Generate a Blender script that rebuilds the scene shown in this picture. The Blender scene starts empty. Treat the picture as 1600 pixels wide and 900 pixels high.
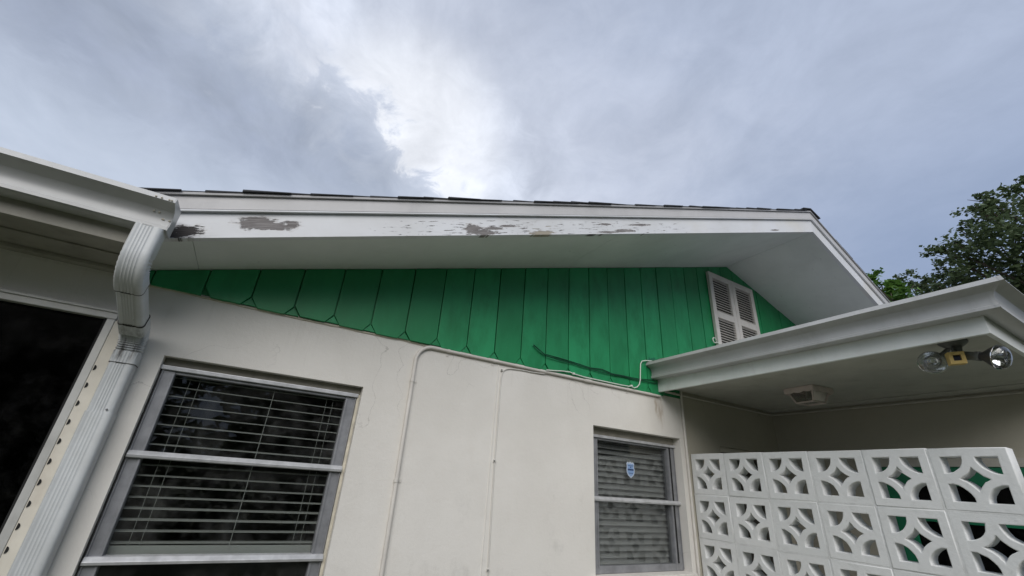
import bpy, bmesh, math, random
from mathutils import Vector, Matrix
random.seed(7)
S = bpy.context.scene
COL = S.collection
PI = math.pi
rad = math.radians

# ------------------------------------------------------------------ camera
cd = bpy.data.cameras.new('camera')
cam = bpy.data.objects.new('camera', cd)
COL.objects.link(cam)
S.camera = cam
cd.sensor_width = 36.0
cd.lens = 661.65 / 1600 * 36
cd.clip_start = 0.02
cd.clip_end = 3000
RT = (0.85785, -0.509926, 0.063787)
UP = (-0.2642, -0.331153, 0.905834)
FW = (0.440785, 0.793923, 0.418802)
CP = (0.0, -2.5, 1.6)
cam.matrix_world = Matrix(((RT[0], UP[0], -FW[0], CP[0]), (RT[1], UP[1], -FW[1], CP[1]),
                           (RT[2], UP[2], -FW[2], CP[2]), (0, 0, 0, 1)))
S.view_settings.view_transform = 'Standard'
S.view_settings.look = 'None'
S.view_settings.exposure = 0.77
S.view_settings.gamma = 1.0
S.view_settings.use_curve_mapping = False

# ------------------------------------------------------------------ light
SUN_EL, SUN_AZ = 34.0, 206.0          # azimuth measured clockwise from +y: the light comes from behind the camera
sl = bpy.data.lights.new('sun', 'SUN')
sl.energy = 1.5
sl.angle = rad(50)
sl.color = (1.0, 0.965, 0.92)
sun = bpy.data.objects.new('sun', sl)
COL.objects.link(sun)
sd = Vector((math.sin(rad(SUN_AZ)) * math.cos(rad(SUN_EL)), math.cos(rad(SUN_AZ)) * math.cos(rad(SUN_EL)), math.sin(rad(SUN_EL))))
sun.rotation_euler = (-sd).to_track_quat('-Z', 'Y').to_euler()
sun.location = (0, -8, 12)

# ------------------------------------------------------------------ node helpers
class NT:
    def __init__(s, tree):
        s.t = tree; s.n = tree.nodes; s.l = tree.links
    def add(s, kind, **kw):
        n = s.n.new(kind)
        for k, v in kw.items(): setattr(n, k, v)
        return n
    def put(s, sock, v):
        if hasattr(v, 'links') and hasattr(v, 'is_output'): s.l.new(v, sock)
        elif v is not None:
            if sock.type == 'RGBA' and hasattr(v, '__len__') and len(v) == 3: v = (*v, 1)
            sock.default_value = v
    def m(s, op, a, b=None, c=None, clamp=False):
        n = s.add('ShaderNodeMath', operation=op); n.use_clamp = clamp
        s.put(n.inputs[0], a)
        if b is not None: s.put(n.inputs[1], b)
        if c is not None: s.put(n.inputs[2], c)
        return n.outputs[0]
    def vm(s, op, a, b=None, out=0):
        n = s.add('ShaderNodeVectorMath', operation=op)
        s.put(n.inputs[0], a)
        if b is not None: s.put(n.inputs[1], b)
        return n.outputs[out]
    def mix(s, f, a, b, blend='MIX'):
        n = s.add('ShaderNodeMix', data_type='RGBA', blend_type=blend)
        s.put(n.inputs[0], f); s.put(n.inputs[6], a); s.put(n.inputs[7], b)
        return n.outputs[2]
    def noise(s, vec, scale, detail=4, rough=0.55, dist=0.0):
        n = s.add('ShaderNodeTexNoise')
        if vec is not None: s.put(n.inputs['Vector'], vec)
        n.inputs['Scale'].default_value = scale; n.inputs['Detail'].default_value = detail
        n.inputs['Roughness'].default_value = rough; n.inputs['Distortion'].default_value = dist
        return n.outputs[0]
    def ramp(s, f, stops):
        n = s.add('ShaderNodeValToRGB')
        e = n.color_ramp.elements
        while len(e) > 1: e.remove(e[-1])
        for i, (p, c) in enumerate(stops):
            if not hasattr(c, '__len__'): c = (c, c, c)
            if i == 0: e[0].position = p; e[0].color = (*c[:3], 1)
            else:
                q = e.new(p); q.color = (*c[:3], 1)
        s.put(n.inputs[0], f)
        return n.outputs[0]
    def mr(s, v, a, b, c=0.0, d=1.0, smooth=True):
        n = s.add('ShaderNodeMapRange')
        if smooth: n.interpolation_type = 'SMOOTHSTEP'
        s.put(n.inputs[0], v)
        for i, q in enumerate((a, b, c, d)): n.inputs[1 + i].default_value = q
        return n.outputs[0]
    def scale(s, vec, sc):
        return s.vm('MULTIPLY', vec, sc)
    def xyz(s, vec):
        n = s.add('ShaderNodeSeparateXYZ'); s.put(n.inputs[0], vec); return n.outputs

def lin(r, g, b):
    return tuple((c / 255 / 12.92) if c / 255 <= 0.04045 else ((c / 255 + 0.055) / 1.055) ** 2.4 for c in (r, g, b))

# ------------------------------------------------------------------ world: thin blue seen through a broken overcast
W = bpy.data.worlds.new('World'); S.world = W; W.use_nodes = True
t = NT(W.node_tree)
for n in list(t.n): t.n.remove(n)
out = t.add('ShaderNodeOutputWorld'); bg = t.add('ShaderNodeBackground')
t.l.new(bg.outputs[0], out.inputs[0])
bg.inputs[1].default_value = 0.1
sky = t.add('ShaderNodeTexSky', sky_type='NISHITA')
sky.sun_disc = False; sky.sun_elevation = rad(SUN_EL); sky.sun_rotation = rad(SUN_AZ)
sky.air_density = 1.0; sky.dust_density = 1.5; sky.ozone_density = 1.5
tc = t.add('ShaderNodeTexCoord'); D = tc.outputs['Generated']
D = t.vm('NORMALIZE', D)
dx, dy, dz = t.xyz(D)
den = t.m('ADD', t.m('MAXIMUM', dz, 0.0), 0.22)
cv = t.add('ShaderNodeCombineXYZ'); t.put(cv.inputs[0], t.m('DIVIDE', dx, den)); t.put(cv.inputs[1], t.m('DIVIDE', dy, den))
cvv = cv.outputs[0]
n_big = t.noise(cvv, 1.6, 5, 0.55, 0.4)
n_mid = t.noise(t.scale(cvv, (3.2, 2.2, 1.0)), 1.5, 6, 0.6, 0.5)
n_fine = t.noise(cvv, 9.0, 6, 0.62, 0.6)
sval = t.m('ADD', t.m('ADD', t.m('MULTIPLY', dx, -0.407), t.m('MULTIPLY', dy, 0.642)), t.m('MULTIPLY', dz, -0.65))
wob = t.m('ADD', t.m('MULTIPLY', t.m('SUBTRACT', n_big, 0.5), 0.34), t.m('MULTIPLY', t.m('SUBTRACT', n_fine, 0.5), 0.26))
sw = t.m('ADD', sval, wob)
f = t.m('MULTIPLY_ADD', sw, 0.7, 0.6, clamp=True)          # s -0.86..0.57 -> 0..1
cloud = t.ramp(f, [(0.0, lin(168, 180, 203)), (0.22, lin(176, 187, 209)), (0.36, lin(188, 197, 216)), (0.46, lin(196, 204, 221)),
                   (0.53, lin(211, 219, 235)), (0.575, lin(219, 226, 241)), (0.61, lin(205, 213, 229)), (0.65, lin(184, 193, 210)),
                   (0.70, lin(164, 174, 193)), (0.78, lin(156, 166, 187)), (0.88, lin(172, 182, 202)), (1.0, lin(180, 190, 208))])
gap = t.vm('DOT_PRODUCT', D, tuple(Vector((0.12, 0.745, 0.655)).normalized()), 1)
gap = t.m('MULTIPLY', t.mr(gap, 0.965, 0.999), t.mr(t.m('ADD', f, t.m('MULTIPLY', t.m('SUBTRACT', n_fine, 0.5), 0.12)), 0.635, 0.59))
cloud = t.mix(t.m('MULTIPLY', gap, 0.9), cloud, lin(241, 245, 253))
tone = t.m('ADD', t.mr(n_mid, 0.25, 0.75, 0.84, 1.12, False), t.m('MULTIPLY', t.m('SUBTRACT', n_fine, 0.5), 0.30))
tone = t.m('ADD', 1.0, t.m('MULTIPLY', t.m('SUBTRACT', tone, 1.0), t.mr(f, 0.35, 0.66, 0.5, 1.15)))
cloud = t.vm('SCALE', cloud, None); t.put(cloud.node.inputs[3], tone)
lowl = t.m('MULTIPLY', t.mr(dz, 0.62, 0.42), t.mr(t.m('ADD', sval, t.m('MULTIPLY', wob, 0.6)), -0.12, 0.05))
cloud = t.mix(t.m('MULTIPLY', lowl, 0.85), cloud, lin(193, 204, 222))
low = t.m('MULTIPLY', t.mr(dz, 0.72, 0.35), t.mr(sval, -0.25, -0.5))
cloud = t.mix(t.m('MULTIPLY', low, 0.85), cloud, lin(136, 154, 186))
cloud = t.vm('MULTIPLY', cloud, (1.0, 0.992, 0.98))
c10 = t.vm('SCALE', cloud, None); c10.node.inputs[3].default_value = 6.6
cover = t.mr(n_mid, 0.2, 0.7, 0.86, 0.97)
skd = t.vm('SCALE', sky.outputs[0], None); skd.node.inputs[3].default_value = 0.7
t.put(bg.inputs[0], t.mix(cover, skd, c10))

# ------------------------------------------------------------------ materials
def mat(name, build):
    m = bpy.data.materials.new(name); m.use_nodes = True
    t = NT(m.node_tree)
    b = t.n['Principled BSDF']
    g = t.add('ShaderNodeNewGeometry')
    build(t, b, g.outputs['Position'])
    return m
def bump(t, b, h, strength, dist=0.01):
    n = t.add('ShaderNodeBump'); n.inputs['Strength'].default_value = strength; n.inputs['Distance'].default_value = dist
    t.put(n.inputs['Height'], h); t.put(b.inputs['Normal'], n.outputs[0])
def simple(name, col, rough=0.5, var=0.08, nscale=9.0, bs=0.0, bscale=120, metal=0.0, dirt=0.0, dirtcol=(0.08, 0.07, 0.055)):
    def B(t, b, P):
        n = t.noise(P, nscale, 5, 0.6)
        k = t.mr(n, 0.3, 0.7, 1 - var, 1 + var, False)
        c = t.vm('SCALE', col, None); t.put(c.node.inputs[3], k)
        if dirt:
            d = t.mr(t.noise(t.scale(P, (1, 1, 0.45)), 6.5, 7, 0.68), 0.5, 0.75)
            c = t.mix(t.m('MULTIPLY', d, dirt), c, dirtcol)
        t.put(b.inputs['Base Color'], c)
        b.inputs['Roughness'].default_value = rough; b.inputs['Metallic'].default_value = metal
        if bs: bump(t, b, t.noise(P, bscale, 4, 0.6), bs, 0.004)
    return mat(name, B)

def m_stucco(name, col, stain=True):
    def B(t, b, P):
        x, y, z = t.xyz(P)
        big = t.noise(P, 1.3, 5, 0.6); mid = t.noise(P, 7, 5, 0.65)
        c = t.mix(t.mr(big, 0.35, 0.7), col, tuple(v * q for v, q in zip(col, (0.90, 0.895, 0.885))))
        c = t.mix(t.m('MULTIPLY', t.mr(mid, 0.55, 0.8), 0.22), c, tuple(v * q for v, q in zip(col, (0.78, 0.75, 0.70))))
        # soft grime low on the wall
        gr = t.m('MULTIPLY', t.mr(t.noise(t.scale(P, (1.4, 1, 1)), 3.3, 6, 0.7), 0.52, 0.75), t.mr(z, 1.75, 1.25))
        c = t.mix(t.m('MULTIPLY', gr, 0.33), c, (0.30, 0.29, 0.27))
        cr = t.noise(P, 2.1, 2, 0.5); cr2 = t.noise(P, 34, 4, 0.6)
        crack = t.m('MULTIPLY', t.mr(t.m('ABSOLUTE', t.m('SUBTRACT', t.m('ADD', cr, t.m('MULTIPLY', t.m('SUBTRACT', cr2, 0.5), 0.03)), 0.5)), 0.0016, 0.0004), t.mr(t.noise(P, 1.1, 3), 0.50, 0.62))
        c = t.mix(t.m('MULTIPLY', crack, 0.4), c, (0.22, 0.20, 0.18))
        if stain:
            wx = t.m('ADD', x, t.m('MULTIPLY', t.m('SUBTRACT', t.noise(P, 9, 4), 0.5), 0.06))
            s1 = t.m('MULTIPLY', t.mr(t.m('ABSOLUTE', t.m('SUBTRACT', wx, 2.872)), 0.055, 0.01), t.mr(z, 2.02, 2.25))
            s2 = t.m('MULTIPLY', t.mr(t.m('ABSOLUTE', t.m('SUBTRACT', wx, 2.826)), 0.022, 0.004), t.mr(t.m('ABSOLUTE', t.m('SUBTRACT', z, 2.26)), 0.1, 0.02))
            stn = t.m('MAXIMUM', t.m('MULTIPLY', s1, t.mr(t.noise(t.scale(P, (9, 1, 1.5)), 5, 5, 0.6), 0.35, 0.65)), t.m('MULTIPLY', s2, 0.9), clamp=True)
            c = t.mix(t.m('MULTIPLY', stn, 0.62), c, (0.34, 0.25, 0.16))
            # water streaks below the siding edge and the window sills
            st = t.m('MULTIPLY', t.mr(t.noise(t.scale(P, (26, 1, 1.2)), 1.0, 4, 0.6), 0.56, 0.74), t.mr(z, 2.05, 2.36))
            c = t.mix(t.m('MULTIPLY', st, 0.16), c, (0.34, 0.30, 0.24))
        t.put(b.inputs['Base Color'], c)
        b.inputs['Roughness'].default_value = 0.85
        h = t.m('ADD', t.noise(P, 260, 3, 0.6), t.m('MULTIPLY', t.noise(P, 60, 4, 0.6), 1.2))
        h = t.m('ADD', h, t.m('MULTIPLY', t.noise(P, 6, 3), 3.0))
        bump(t, b, h, 0.30, 0.0035)
    return mat(name, B)

M = {}
M['stucco'] = m_stucco('stucco_paint', (0.745, 0.72, 0.675))
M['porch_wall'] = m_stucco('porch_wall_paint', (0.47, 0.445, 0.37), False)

def B(t, b, P):
    uv = t.add('ShaderNodeUVMap'); U = uv.outputs[0]
    u, v, _ = t.xyz(U)
    n1 = t.noise(t.scale(U, (14, 55, 1)), 1.0, 6, 0.7)
    n2 = t.noise(t.scale(U, (8, 66, 1)), 1.6, 5, 0.65)
    n1b = t.noise(t.scale(U, (38, 120, 1)), 1.0, 4, 0.7)
    n3 = t.noise(U, 5, 3)
    mask = None; prim = None
    for cu, cvv_, ru, rv in ((-0.475, 0.030, 0.062, 0.034), (-0.50, 0.010, 0.05, 0.012), (-0.235, 0.078, 0.075, 0.035), (-0.165, 0.058, 0.09, 0.024), (-0.095, 0.062, 0.035, 0.026),
                             (0.80, 0.042, 0.05, 0.035), (0.86, 0.018, 0.09, 0.022), (0.93, 0.045, 0.06, 0.012), (1.25, 0.010, 0.09, 0.016),
                             (1.89, 0.022, 0.09, 0.014), (1.75, 0.012, 0.10, 0.008), (3.55, 0.02, 0.05, 0.008), (1.02, 0.06, 0.06, 0.008), (2.02, 0.07, 0.10, 0.009), (1.72, 0.075, 0.05, 0.01)):
        a = t.m('DIVIDE', t.m('SUBTRACT', u, cu), ru); c_ = t.m('DIVIDE', t.m('SUBTRACT', v, cvv_), rv)
        d = t.m('SQRT', t.m('ADD', t.m('MULTIPLY', a, a), t.m('MULTIPLY', c_, c_)))
        d = t.m('ADD', d, t.m('ADD', t.m('MULTIPLY', t.m('SUBTRACT', n1, 0.5), 2.6), t.m('MULTIPLY', t.m('SUBTRACT', n1b, 0.5), 1.5)))
        k = t.mr(d, 0.95, 0.82); k2 = t.mr(d, 1.22, 1.05)
        mask = k if mask is None else t.m('MAXIMUM', mask, k)
        prim = k2 if prim is None else t.m('MAXIMUM', prim, k2)
    zone = t.m('MULTIPLY', t.mr(u, 0.0, 0.5), t.mr(u, 2.9, 2.1))
    zone = t.m('MULTIPLY', zone, t.mr(v, 0.125, 0.09))
    fl = t.mr(t.m('ADD', n2, t.m('ADD', t.m('MULTIPLY', zone, 0.125), t.m('MULTIPLY', t.m('SUBTRACT', n3, 0.5), 0.14))), 0.725, 0.745)
    mask = t.m('MAXIMUM', mask, fl, clamp=True)
    grain = t.noise(t.scale(U, (5, 120, 1)), 1.5, 6, 0.7)
    wood = t.mix(t.mr(grain, 0.3, 0.7), (0.095, 0.086, 0.085), (0.30, 0.285, 0.28))
    rot = t.mr(u, -0.36, -0.42)
    wood = t.mix(t.m('MULTIPLY', rot, 0.85), wood, (0.022, 0.019, 0.018))
    tan = t.mr(t.m('ABSOLUTE', t.m('SUBTRACT', u, 1.25)), 0.12, 0.08)
    wood = t.mix(t.m('MULTIPLY', tan, 0.7), wood, (0.40, 0.36, 0.28))
    pc = t.mix(t.mr(t.noise(P, 2.5, 4), 0.35, 0.7), (0.66, 0.675, 0.70), (0.59, 0.60, 0.61))
    hair = t.m('MULTIPLY', t.mr(t.noise(t.scale(U, (6, 160, 1)), 1.0, 4, 0.6), 0.60, 0.70), t.mr(t.noise(U, 3.0, 3), 0.4, 0.6))
    pc = t.mix(t.m('MULTIPLY', hair, 0.22), pc, (0.34, 0.32, 0.31))
    yel = t.m('MULTIPLY', t.mr(t.noise(U, 2.2, 4), 0.45, 0.7), t.mr(u, 1.6, 3.2))
    pc = t.mix(t.m('MULTIPLY', yel, 0.45), pc, (0.62, 0.585, 0.50))
    pc = t.mix(t.m('MULTIPLY', prim, t.mr(t.noise(t.scale(U, (20, 60, 1)), 1.0, 4, 0.7), 0.4, 0.6, 0.15, 0.75)), pc, (0.47, 0.45, 0.435))
    t.put(b.inputs['Base Color'], t.mix(mask, pc, wood))
    t.put(b.inputs['Roughness'], t.mr(mask, 0, 1, 0.5, 0.9))
    bump(t, b, t.m('ADD', t.m('MULTIPLY', mask, -1.0), t.m('ADD', t.m('MULTIPLY', grain, 0.12), t.m('MULTIPLY', hair, -0.3))), 0.8, 0.002)
M['peeling'] = mat('peeling_white_paint', B)
M['trim'] = simple('trim_paint', (0.49, 0.485, 0.485), 0.5, 0.06, 4, 0.1, 60, dirt=0.12)
M['drip'] = simple('drip_edge_metal', (0.33, 0.33, 0.335), 0.45, 0.1, 20)

def B(t, b, P):
    c = t.mix(t.mr(t.noise(P, 2.2, 5, 0.6), 0.35, 0.7), (0.69, 0.72, 0.70), (0.61, 0.64, 0.62))
    fl = t.mr(t.noise(t.scale(P, (22, 40, 10)), 1.0, 5, 0.7), 0.66, 0.70)
    fl = t.m('MULTIPLY', fl, t.mr(t.noise(P, 1.6, 3), 0.44, 0.58))
    c = t.mix(t.m('MULTIPLY', fl, 0.6), c, (0.16, 0.15, 0.14))
    sm = t.mr(t.noise(t.scale(P, (1, 2.5, 1)), 4, 6, 0.7), 0.56, 0.8)
    c = t.mix(t.m('MULTIPLY', sm, 0.16), c, (0.3, 0.3, 0.28))
    t.put(b.inputs['Base Color'], c); b.inputs['Roughness'].default_value = 0.6
    bump(t, b, t.m('ADD', t.noise(t.scale(P, (40, 90, 40)), 1, 4), t.m('MULTIPLY', fl, -2)), 0.12, 0.002)
M['soffit'] = mat('soffit_paint', B)
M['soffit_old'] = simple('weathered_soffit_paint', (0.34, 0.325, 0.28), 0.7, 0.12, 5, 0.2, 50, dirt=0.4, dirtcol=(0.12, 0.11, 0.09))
M['ceiling'] = simple('porch_ceiling_paint', (0.52, 0.52, 0.47), 0.7, 0.08, 5, 0.15, 60, dirt=0.25, dirtcol=(0.15, 0.14, 0.11))

def B(t, b, P):
    oi = t.add('ShaderNodeObjectInfo')
    r = oi.outputs['Random']
    c = t.mix(r, (0.009, 0.210, 0.070), (0.017, 0.295, 0.110))
    n = t.noise(t.scale(P, (3, 3, 1.2)), 3.0, 6, 0.65)
    c = t.mix(t.mr(n, 0.35, 0.75), c, (0.006, 0.185, 0.060))
    ch = t.mr(t.noise(t.scale(P, (1, 1, 0.8)), 17, 6, 0.7), 0.60, 0.8)      # chalky patches
    c = t.mix(t.m('MULTIPLY', ch, 0.18), c, (0.10, 0.40, 0.26))
    fk = t.mr(t.noise(P, 75, 3, 0.6), 0.73, 0.77)
    c = t.mix(t.m('MULTIPLY', fk, 0.22), c, (0.30, 0.46, 0.36))
    x, y, z = t.xyz(P)
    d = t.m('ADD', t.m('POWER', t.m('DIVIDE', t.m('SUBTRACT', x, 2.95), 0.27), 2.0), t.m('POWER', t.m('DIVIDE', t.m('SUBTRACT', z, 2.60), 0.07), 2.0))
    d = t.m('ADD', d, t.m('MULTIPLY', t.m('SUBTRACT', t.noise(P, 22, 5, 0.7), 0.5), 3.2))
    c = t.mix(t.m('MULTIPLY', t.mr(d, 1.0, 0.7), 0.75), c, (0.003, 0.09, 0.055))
    t.put(b.inputs['Base Color'], c)
    b.inputs['Roughness'].default_value = 0.48
    bump(t, b, t.m('ADD', t.noise(t.scale(P, (60, 60, 6)), 1.0, 5, 0.6), t.m('MULTIPLY', t.noise(P, 30, 3), 0.5)), 0.22, 0.002)
M['green'] = mat('green_siding_paint', B)
M['green_dark'] = simple('green_door_paint', (0.006, 0.16, 0.075), 0.4, 0.1, 8, 0.08, 60)
M['gutter'] = simple('gutter_enamel', (0.45, 0.455, 0.45), 0.32, 0.07, 6, 0.05, 30, dirt=0.30, dirtcol=(0.20, 0.19, 0.17))
def B(t, b, P):
    x, y, z = t.xyz(P)
    c = t.mix(t.mr(t.noise(P, 8, 5, 0.6), 0.3, 0.7), (0.60, 0.62, 0.625), (0.52, 0.535, 0.535))
    st = t.m('MULTIPLY', t.mr(t.noise(t.scale(P, (60, 20, 6)), 1, 5, 0.65), 0.45, 0.7), t.m('MULTIPLY', t.mr(z, 1.96, 2.0), t.mr(z, 2.12, 2.06)))
    c = t.mix(t.m('MULTIPLY', st, 0.9), c, (0.07, 0.065, 0.06))
    sp = t.mr(t.noise(P, 60, 4, 0.65), 0.66, 0.74)
    c = t.mix(t.m('MULTIPLY', sp, 0.3), c, (0.16, 0.15, 0.14))
    t.put(b.inputs['Base Color'], c); b.inputs['Roughness'].default_value = 0.42
    bump(t, b, t.noise(P, 40, 4), 0.06, 0.003)
M['downspout'] = mat('downspout_enamel', B)
M['fascia'] = simple('porch_fascia_paint', (0.74, 0.765, 0.745), 0.5, 0.06, 5, 0.12, 50, dirt=0.25, dirtcol=(0.26, 0.24, 0.19))
M['seam'] = simple('seam_shade_and_crack', (0.05, 0.047, 0.042), 0.8, 0.2)  # dark tone painting the shadow gaps at pipe joints, also the crumbled caulk line
M['alum'] = simple('window_aluminium', (0.26, 0.265, 0.28), 0.42, 0.2, 14, 0.12, 60, metal=0.25, dirt=0.4, dirtcol=(0.12, 0.12, 0.12))
M['alum_rail'] = simple('worn_rail_aluminium', (0.50, 0.505, 0.515), 0.35, 0.18, 18, 0.1, 60, metal=0.2, dirt=0.3, dirtcol=(0.18, 0.18, 0.18))
M['alum_lt'] = simple('door_frame_aluminium', (0.50, 0.50, 0.48), 0.4, 0.08, 12, 0.05, 40, metal=0.1, dirt=0.2)
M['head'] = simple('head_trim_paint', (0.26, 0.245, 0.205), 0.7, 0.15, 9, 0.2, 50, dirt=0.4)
M['track'] = simple('cream_track_paint', (0.66, 0.625, 0.545), 0.6, 0.08, 8, 0.1, 60, dirt=0.25, dirtcol=(0.35, 0.26, 0.17))
M['black'] = simple('black_rubber', (0.008, 0.008, 0.008), 0.8, 0.1)
M['caulk'] = simple('caulk', (0.55, 0.51, 0.42), 0.8, 0.2, 22, 0.3, 60)
M['conduit'] = simple('conduit_paint', (0.64, 0.61, 0.565), 0.6, 0.08, 10, 0.08, 80, dirt=0.15)
M['wire'] = simple('wire_paint', (0.62, 0.60, 0.56), 0.6, 0.08, 10)
M['wirewhite'] = simple('white_cable_jacket', (0.70, 0.74, 0.68), 0.5, 0.06, 10)
M['wiregreen'] = simple('painted_cable', (0.003, 0.05, 0.026), 0.5, 0.1, 10)
M['pipe_dark'] = simple('shaded_conduit_paint', (0.50, 0.48, 0.43), 0.6, 0.08, 10)
M['shutter'] = simple('shutter_paint', (0.62, 0.60, 0.565), 0.5, 0.06, 10, 0.08, 60, dirt=0.2, dirtcol=(0.3, 0.28, 0.24))
M['block'] = None
def B(t, b, P):
    oi = t.add('ShaderNodeObjectInfo'); r = oi.outputs['Random']
    tcn = t.add('ShaderNodeTexCoord'); O = tcn.outputs['Object']
    c = t.mix(r, (0.73, 0.74, 0.73), (0.79, 0.795, 0.785))
    c = t.mix(t.m('MULTIPLY', t.mr(t.noise(P, 11, 6, 0.65), 0.48, 0.75), 0.28), c, (0.46, 0.47, 0.45))
    pit = t.mr(t.noise(P, 62, 4, 0.7), 0.64, 0.72)
    c = t.mix(t.m('MULTIPLY', pit, 0.20), c, (0.28, 0.28, 0.26))
    t.put(b.inputs['Base Color'], c); b.inputs['Roughness'].default_value = 0.8
    h = t.m('ADD', t.noise(P, 45, 5, 0.65), t.m('MULTIPLY', pit, -0.6))
    h = t.m('ADD', h, t.m('MULTIPLY', t.noise(t.scale(P, (1, 1, 0.3)), 30, 3), 0.8))
    bump(t, b, h, 0.5, 0.004)
M['block'] = mat('painted_concrete', B)
M['mortar'] = simple('painted_mortar', (0.70, 0.705, 0.695), 0.9, 0.12, 20, 0.5, 70)
M['slat'] = simple('blind_slat', (0.52, 0.52, 0.495), 0.5, 0.05, 4)
M['slat_grey'] = simple('grey_blind_slat', (0.34, 0.35, 0.35), 0.5, 0.08, 4)
M['cord'] = simple('blind_cord', (0.6, 0.6, 0.57), 0.8, 0.05)
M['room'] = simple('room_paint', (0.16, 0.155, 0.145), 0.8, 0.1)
M['shingle'] = simple('asphalt_shingle', (0.05, 0.052, 0.058), 0.9, 0.35, 14, 0.6, 220)
M['roofcoat'] = simple('pale_roof_coating', (0.26, 0.265, 0.28), 0.8, 0.1, 6, 0.2, 40, dirt=0.3)
M['deck'] = simple('roof_sheathing', (0.20, 0.15, 0.10), 0.8, 0.2)
M['door'] = simple('dark_door_paint', (0.05, 0.045, 0.04), 0.5, 0.1)
M['lampmetal'] = simple('lamp_white_metal', (0.66, 0.57, 0.53), 0.5, 0.08, 20)
M['sensor'] = simple('aged_yellow_plastic', (0.56, 0.40, 0.13), 0.45, 0.08, 40)
M['lens'] = simple('sensor_lens', (0.05, 0.055, 0.08), 0.2, 0.1)
M['bronze'] = simple('weathered_lamp_holder', (0.15, 0.16, 0.15), 0.5, 0.2, 40, 0.1, 100)
M['neck'] = simple('bulb_neck', (0.11, 0.11, 0.11), 0.35, 0.15, 60, metal=0.6)
M['bark'] = simple('bark', (0.07, 0.055, 0.042), 0.9, 0.25, 6, 0.6, 30)
M['screwmetal'] = simple('screw_metal', (0.16, 0.16, 0.16), 0.5, 0.2, metal=0.5)
M['concrete'] = simple('concrete_slab', (0.34, 0.33, 0.31), 0.9, 0.15, 3, 0.3, 60)

def glass(name, tint, ior=1.5, k=1.0, rough=0.0, film=0.0, veil=0.0):
    m = bpy.data.materials.new(name); m.use_nodes = True
    t = NT(m.node_tree)
    for n in list(t.n): t.n.remove(n)
    o = t.add('ShaderNodeOutputMaterial')
    tr = t.add('ShaderNodeBsdfTransparent'); t.put(tr.inputs[0], tint)
    gl = t.add('ShaderNodeBsdfGlossy'); gl.inputs['Roughness'].default_value = rough
    fr = t.add('ShaderNodeFresnel'); fr.inputs[0].default_value = ior
    mx = t.add('ShaderNodeMixShader')
    t.put(mx.inputs[0], t.m('MULTIPLY', fr.outputs[0], k, clamp=True))
    t.l.new(tr.outputs[0], mx.inputs[1]); t.l.new(gl.outputs[0], mx.inputs[2])
    last = mx
    if film:
        g = t.add('ShaderNodeNewGeometry')
        df = t.add('ShaderNodeBsdfDiffuse'); t.put(df.inputs[0], (0.45, 0.45, 0.44))
        m2 = t.add('ShaderNodeMixShader')
        d = t.m('MULTIPLY', t.mr(t.noise(g.outputs['Position'], 7, 7, 0.7), 0.42, 0.72), film)
        t.put(m2.inputs[0], d)
        t.l.new(mx.outputs[0], m2.inputs[1]); t.l.new(df.outputs[0], m2.inputs[2]); last = m2
    if veil:                                                         # even stippling of the glass itself
        dv = t.add('ShaderNodeBsdfDiffuse'); t.put(dv.inputs[0], (0.80, 0.82, 0.82))
        m3 = t.add('ShaderNodeMixShader'); m3.inputs[0].default_value = veil
        t.l.new(last.outputs[0], m3.inputs[1]); t.l.new(dv.outputs[0], m3.inputs[2]); last = m3
    t.l.new(last.outputs[0], o.inputs[0])
    return m
M['glass'] = glass('window_glass', (0.85, 0.87, 0.86), 1.5, 0.60, 0.0, 0.05)
M['glass_dim'] = glass('screened_glass', (0.9, 0.91, 0.9), 1.5, 0.34, 0.03, 0.04)
M['glass_dark'] = glass('tinted_glass', (0.10, 0.11, 0.12), 1.45, 0.45, 0.12, 0.02)
M['bulbfrost'] = glass('stippled_bulb_glass', (0.82, 0.84, 0.84), 1.5, 2.2, 0.02, 0.30, 0.06)
M['lampglass'] = glass('lantern_glass', (0.62, 0.62, 0.56), 1.45, 1.0, 0.1, 0.25)
M['bulbglass'] = glass('bulb_glass', (0.82, 0.84, 0.84), 1.5, 2.2, 0.02, 0.34)
def mirror(name, r=0.10):
    def B(t, b, P):
        t.put(b.inputs['Base Color'], (0.88, 0.88, 0.87)); b.inputs['Metallic'].default_value = 1.0
        b.inputs['Roughness'].default_value = r
    return mat(name, B)
M['mirror'] = mirror('bulb_reflector')
M['mirror_soft'] = mirror('stippled_bulb_reflector', 0.10)
def screenmat():
    m = bpy.data.materials.new('insect_screen_mesh'); m.use_nodes = True
    t = NT(m.node_tree)
    for n in list(t.n): t.n.remove(n)
    o = t.add('ShaderNodeOutputMaterial')
    tr = t.add('ShaderNodeBsdfTransparent'); df = t.add('ShaderNodeBsdfDiffuse'); t.put(df.inputs[0], (0.07, 0.075, 0.08))
    mx = t.add('ShaderNodeMixShader'); mx.inputs[0].default_value = 0.10
    t.l.new(tr.outputs[0], mx.inputs[1]); t.l.new(df.outputs[0], mx.inputs[2]); t.l.new(mx.outputs[0], o.inputs[0])
    return m
M['screen'] = screenmat()
def leafmat(name, c1, c2, c3):
    def B(t, b, P):
        g = t.add('ShaderNodeNewGeometry')
        r = g.outputs['Random Per Island']
        c = t.ramp(r, [(0.0, c1), (0.55, c2), (1.0, c3)])
        t.put(b.inputs['Base Color'], c); b.inputs['Roughness'].default_value = 0.55
        tl = t.add('ShaderNodeBsdfTranslucent'); t.put(tl.inputs[0], t.mix(0.5, c, c3))
        mx = t.add('ShaderNodeMixShader'); mx.inputs[0].default_value = 0.3
        o = [n for n in t.n if n.type == 'OUTPUT_MATERIAL'][0]
        t.l.new(b.outputs[0], mx.inputs[1]); t.l.new(tl.outputs[0], mx.inputs[2]); t.l.new(mx.outputs[0], o.inputs[0])
    return mat(name, B)
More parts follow.
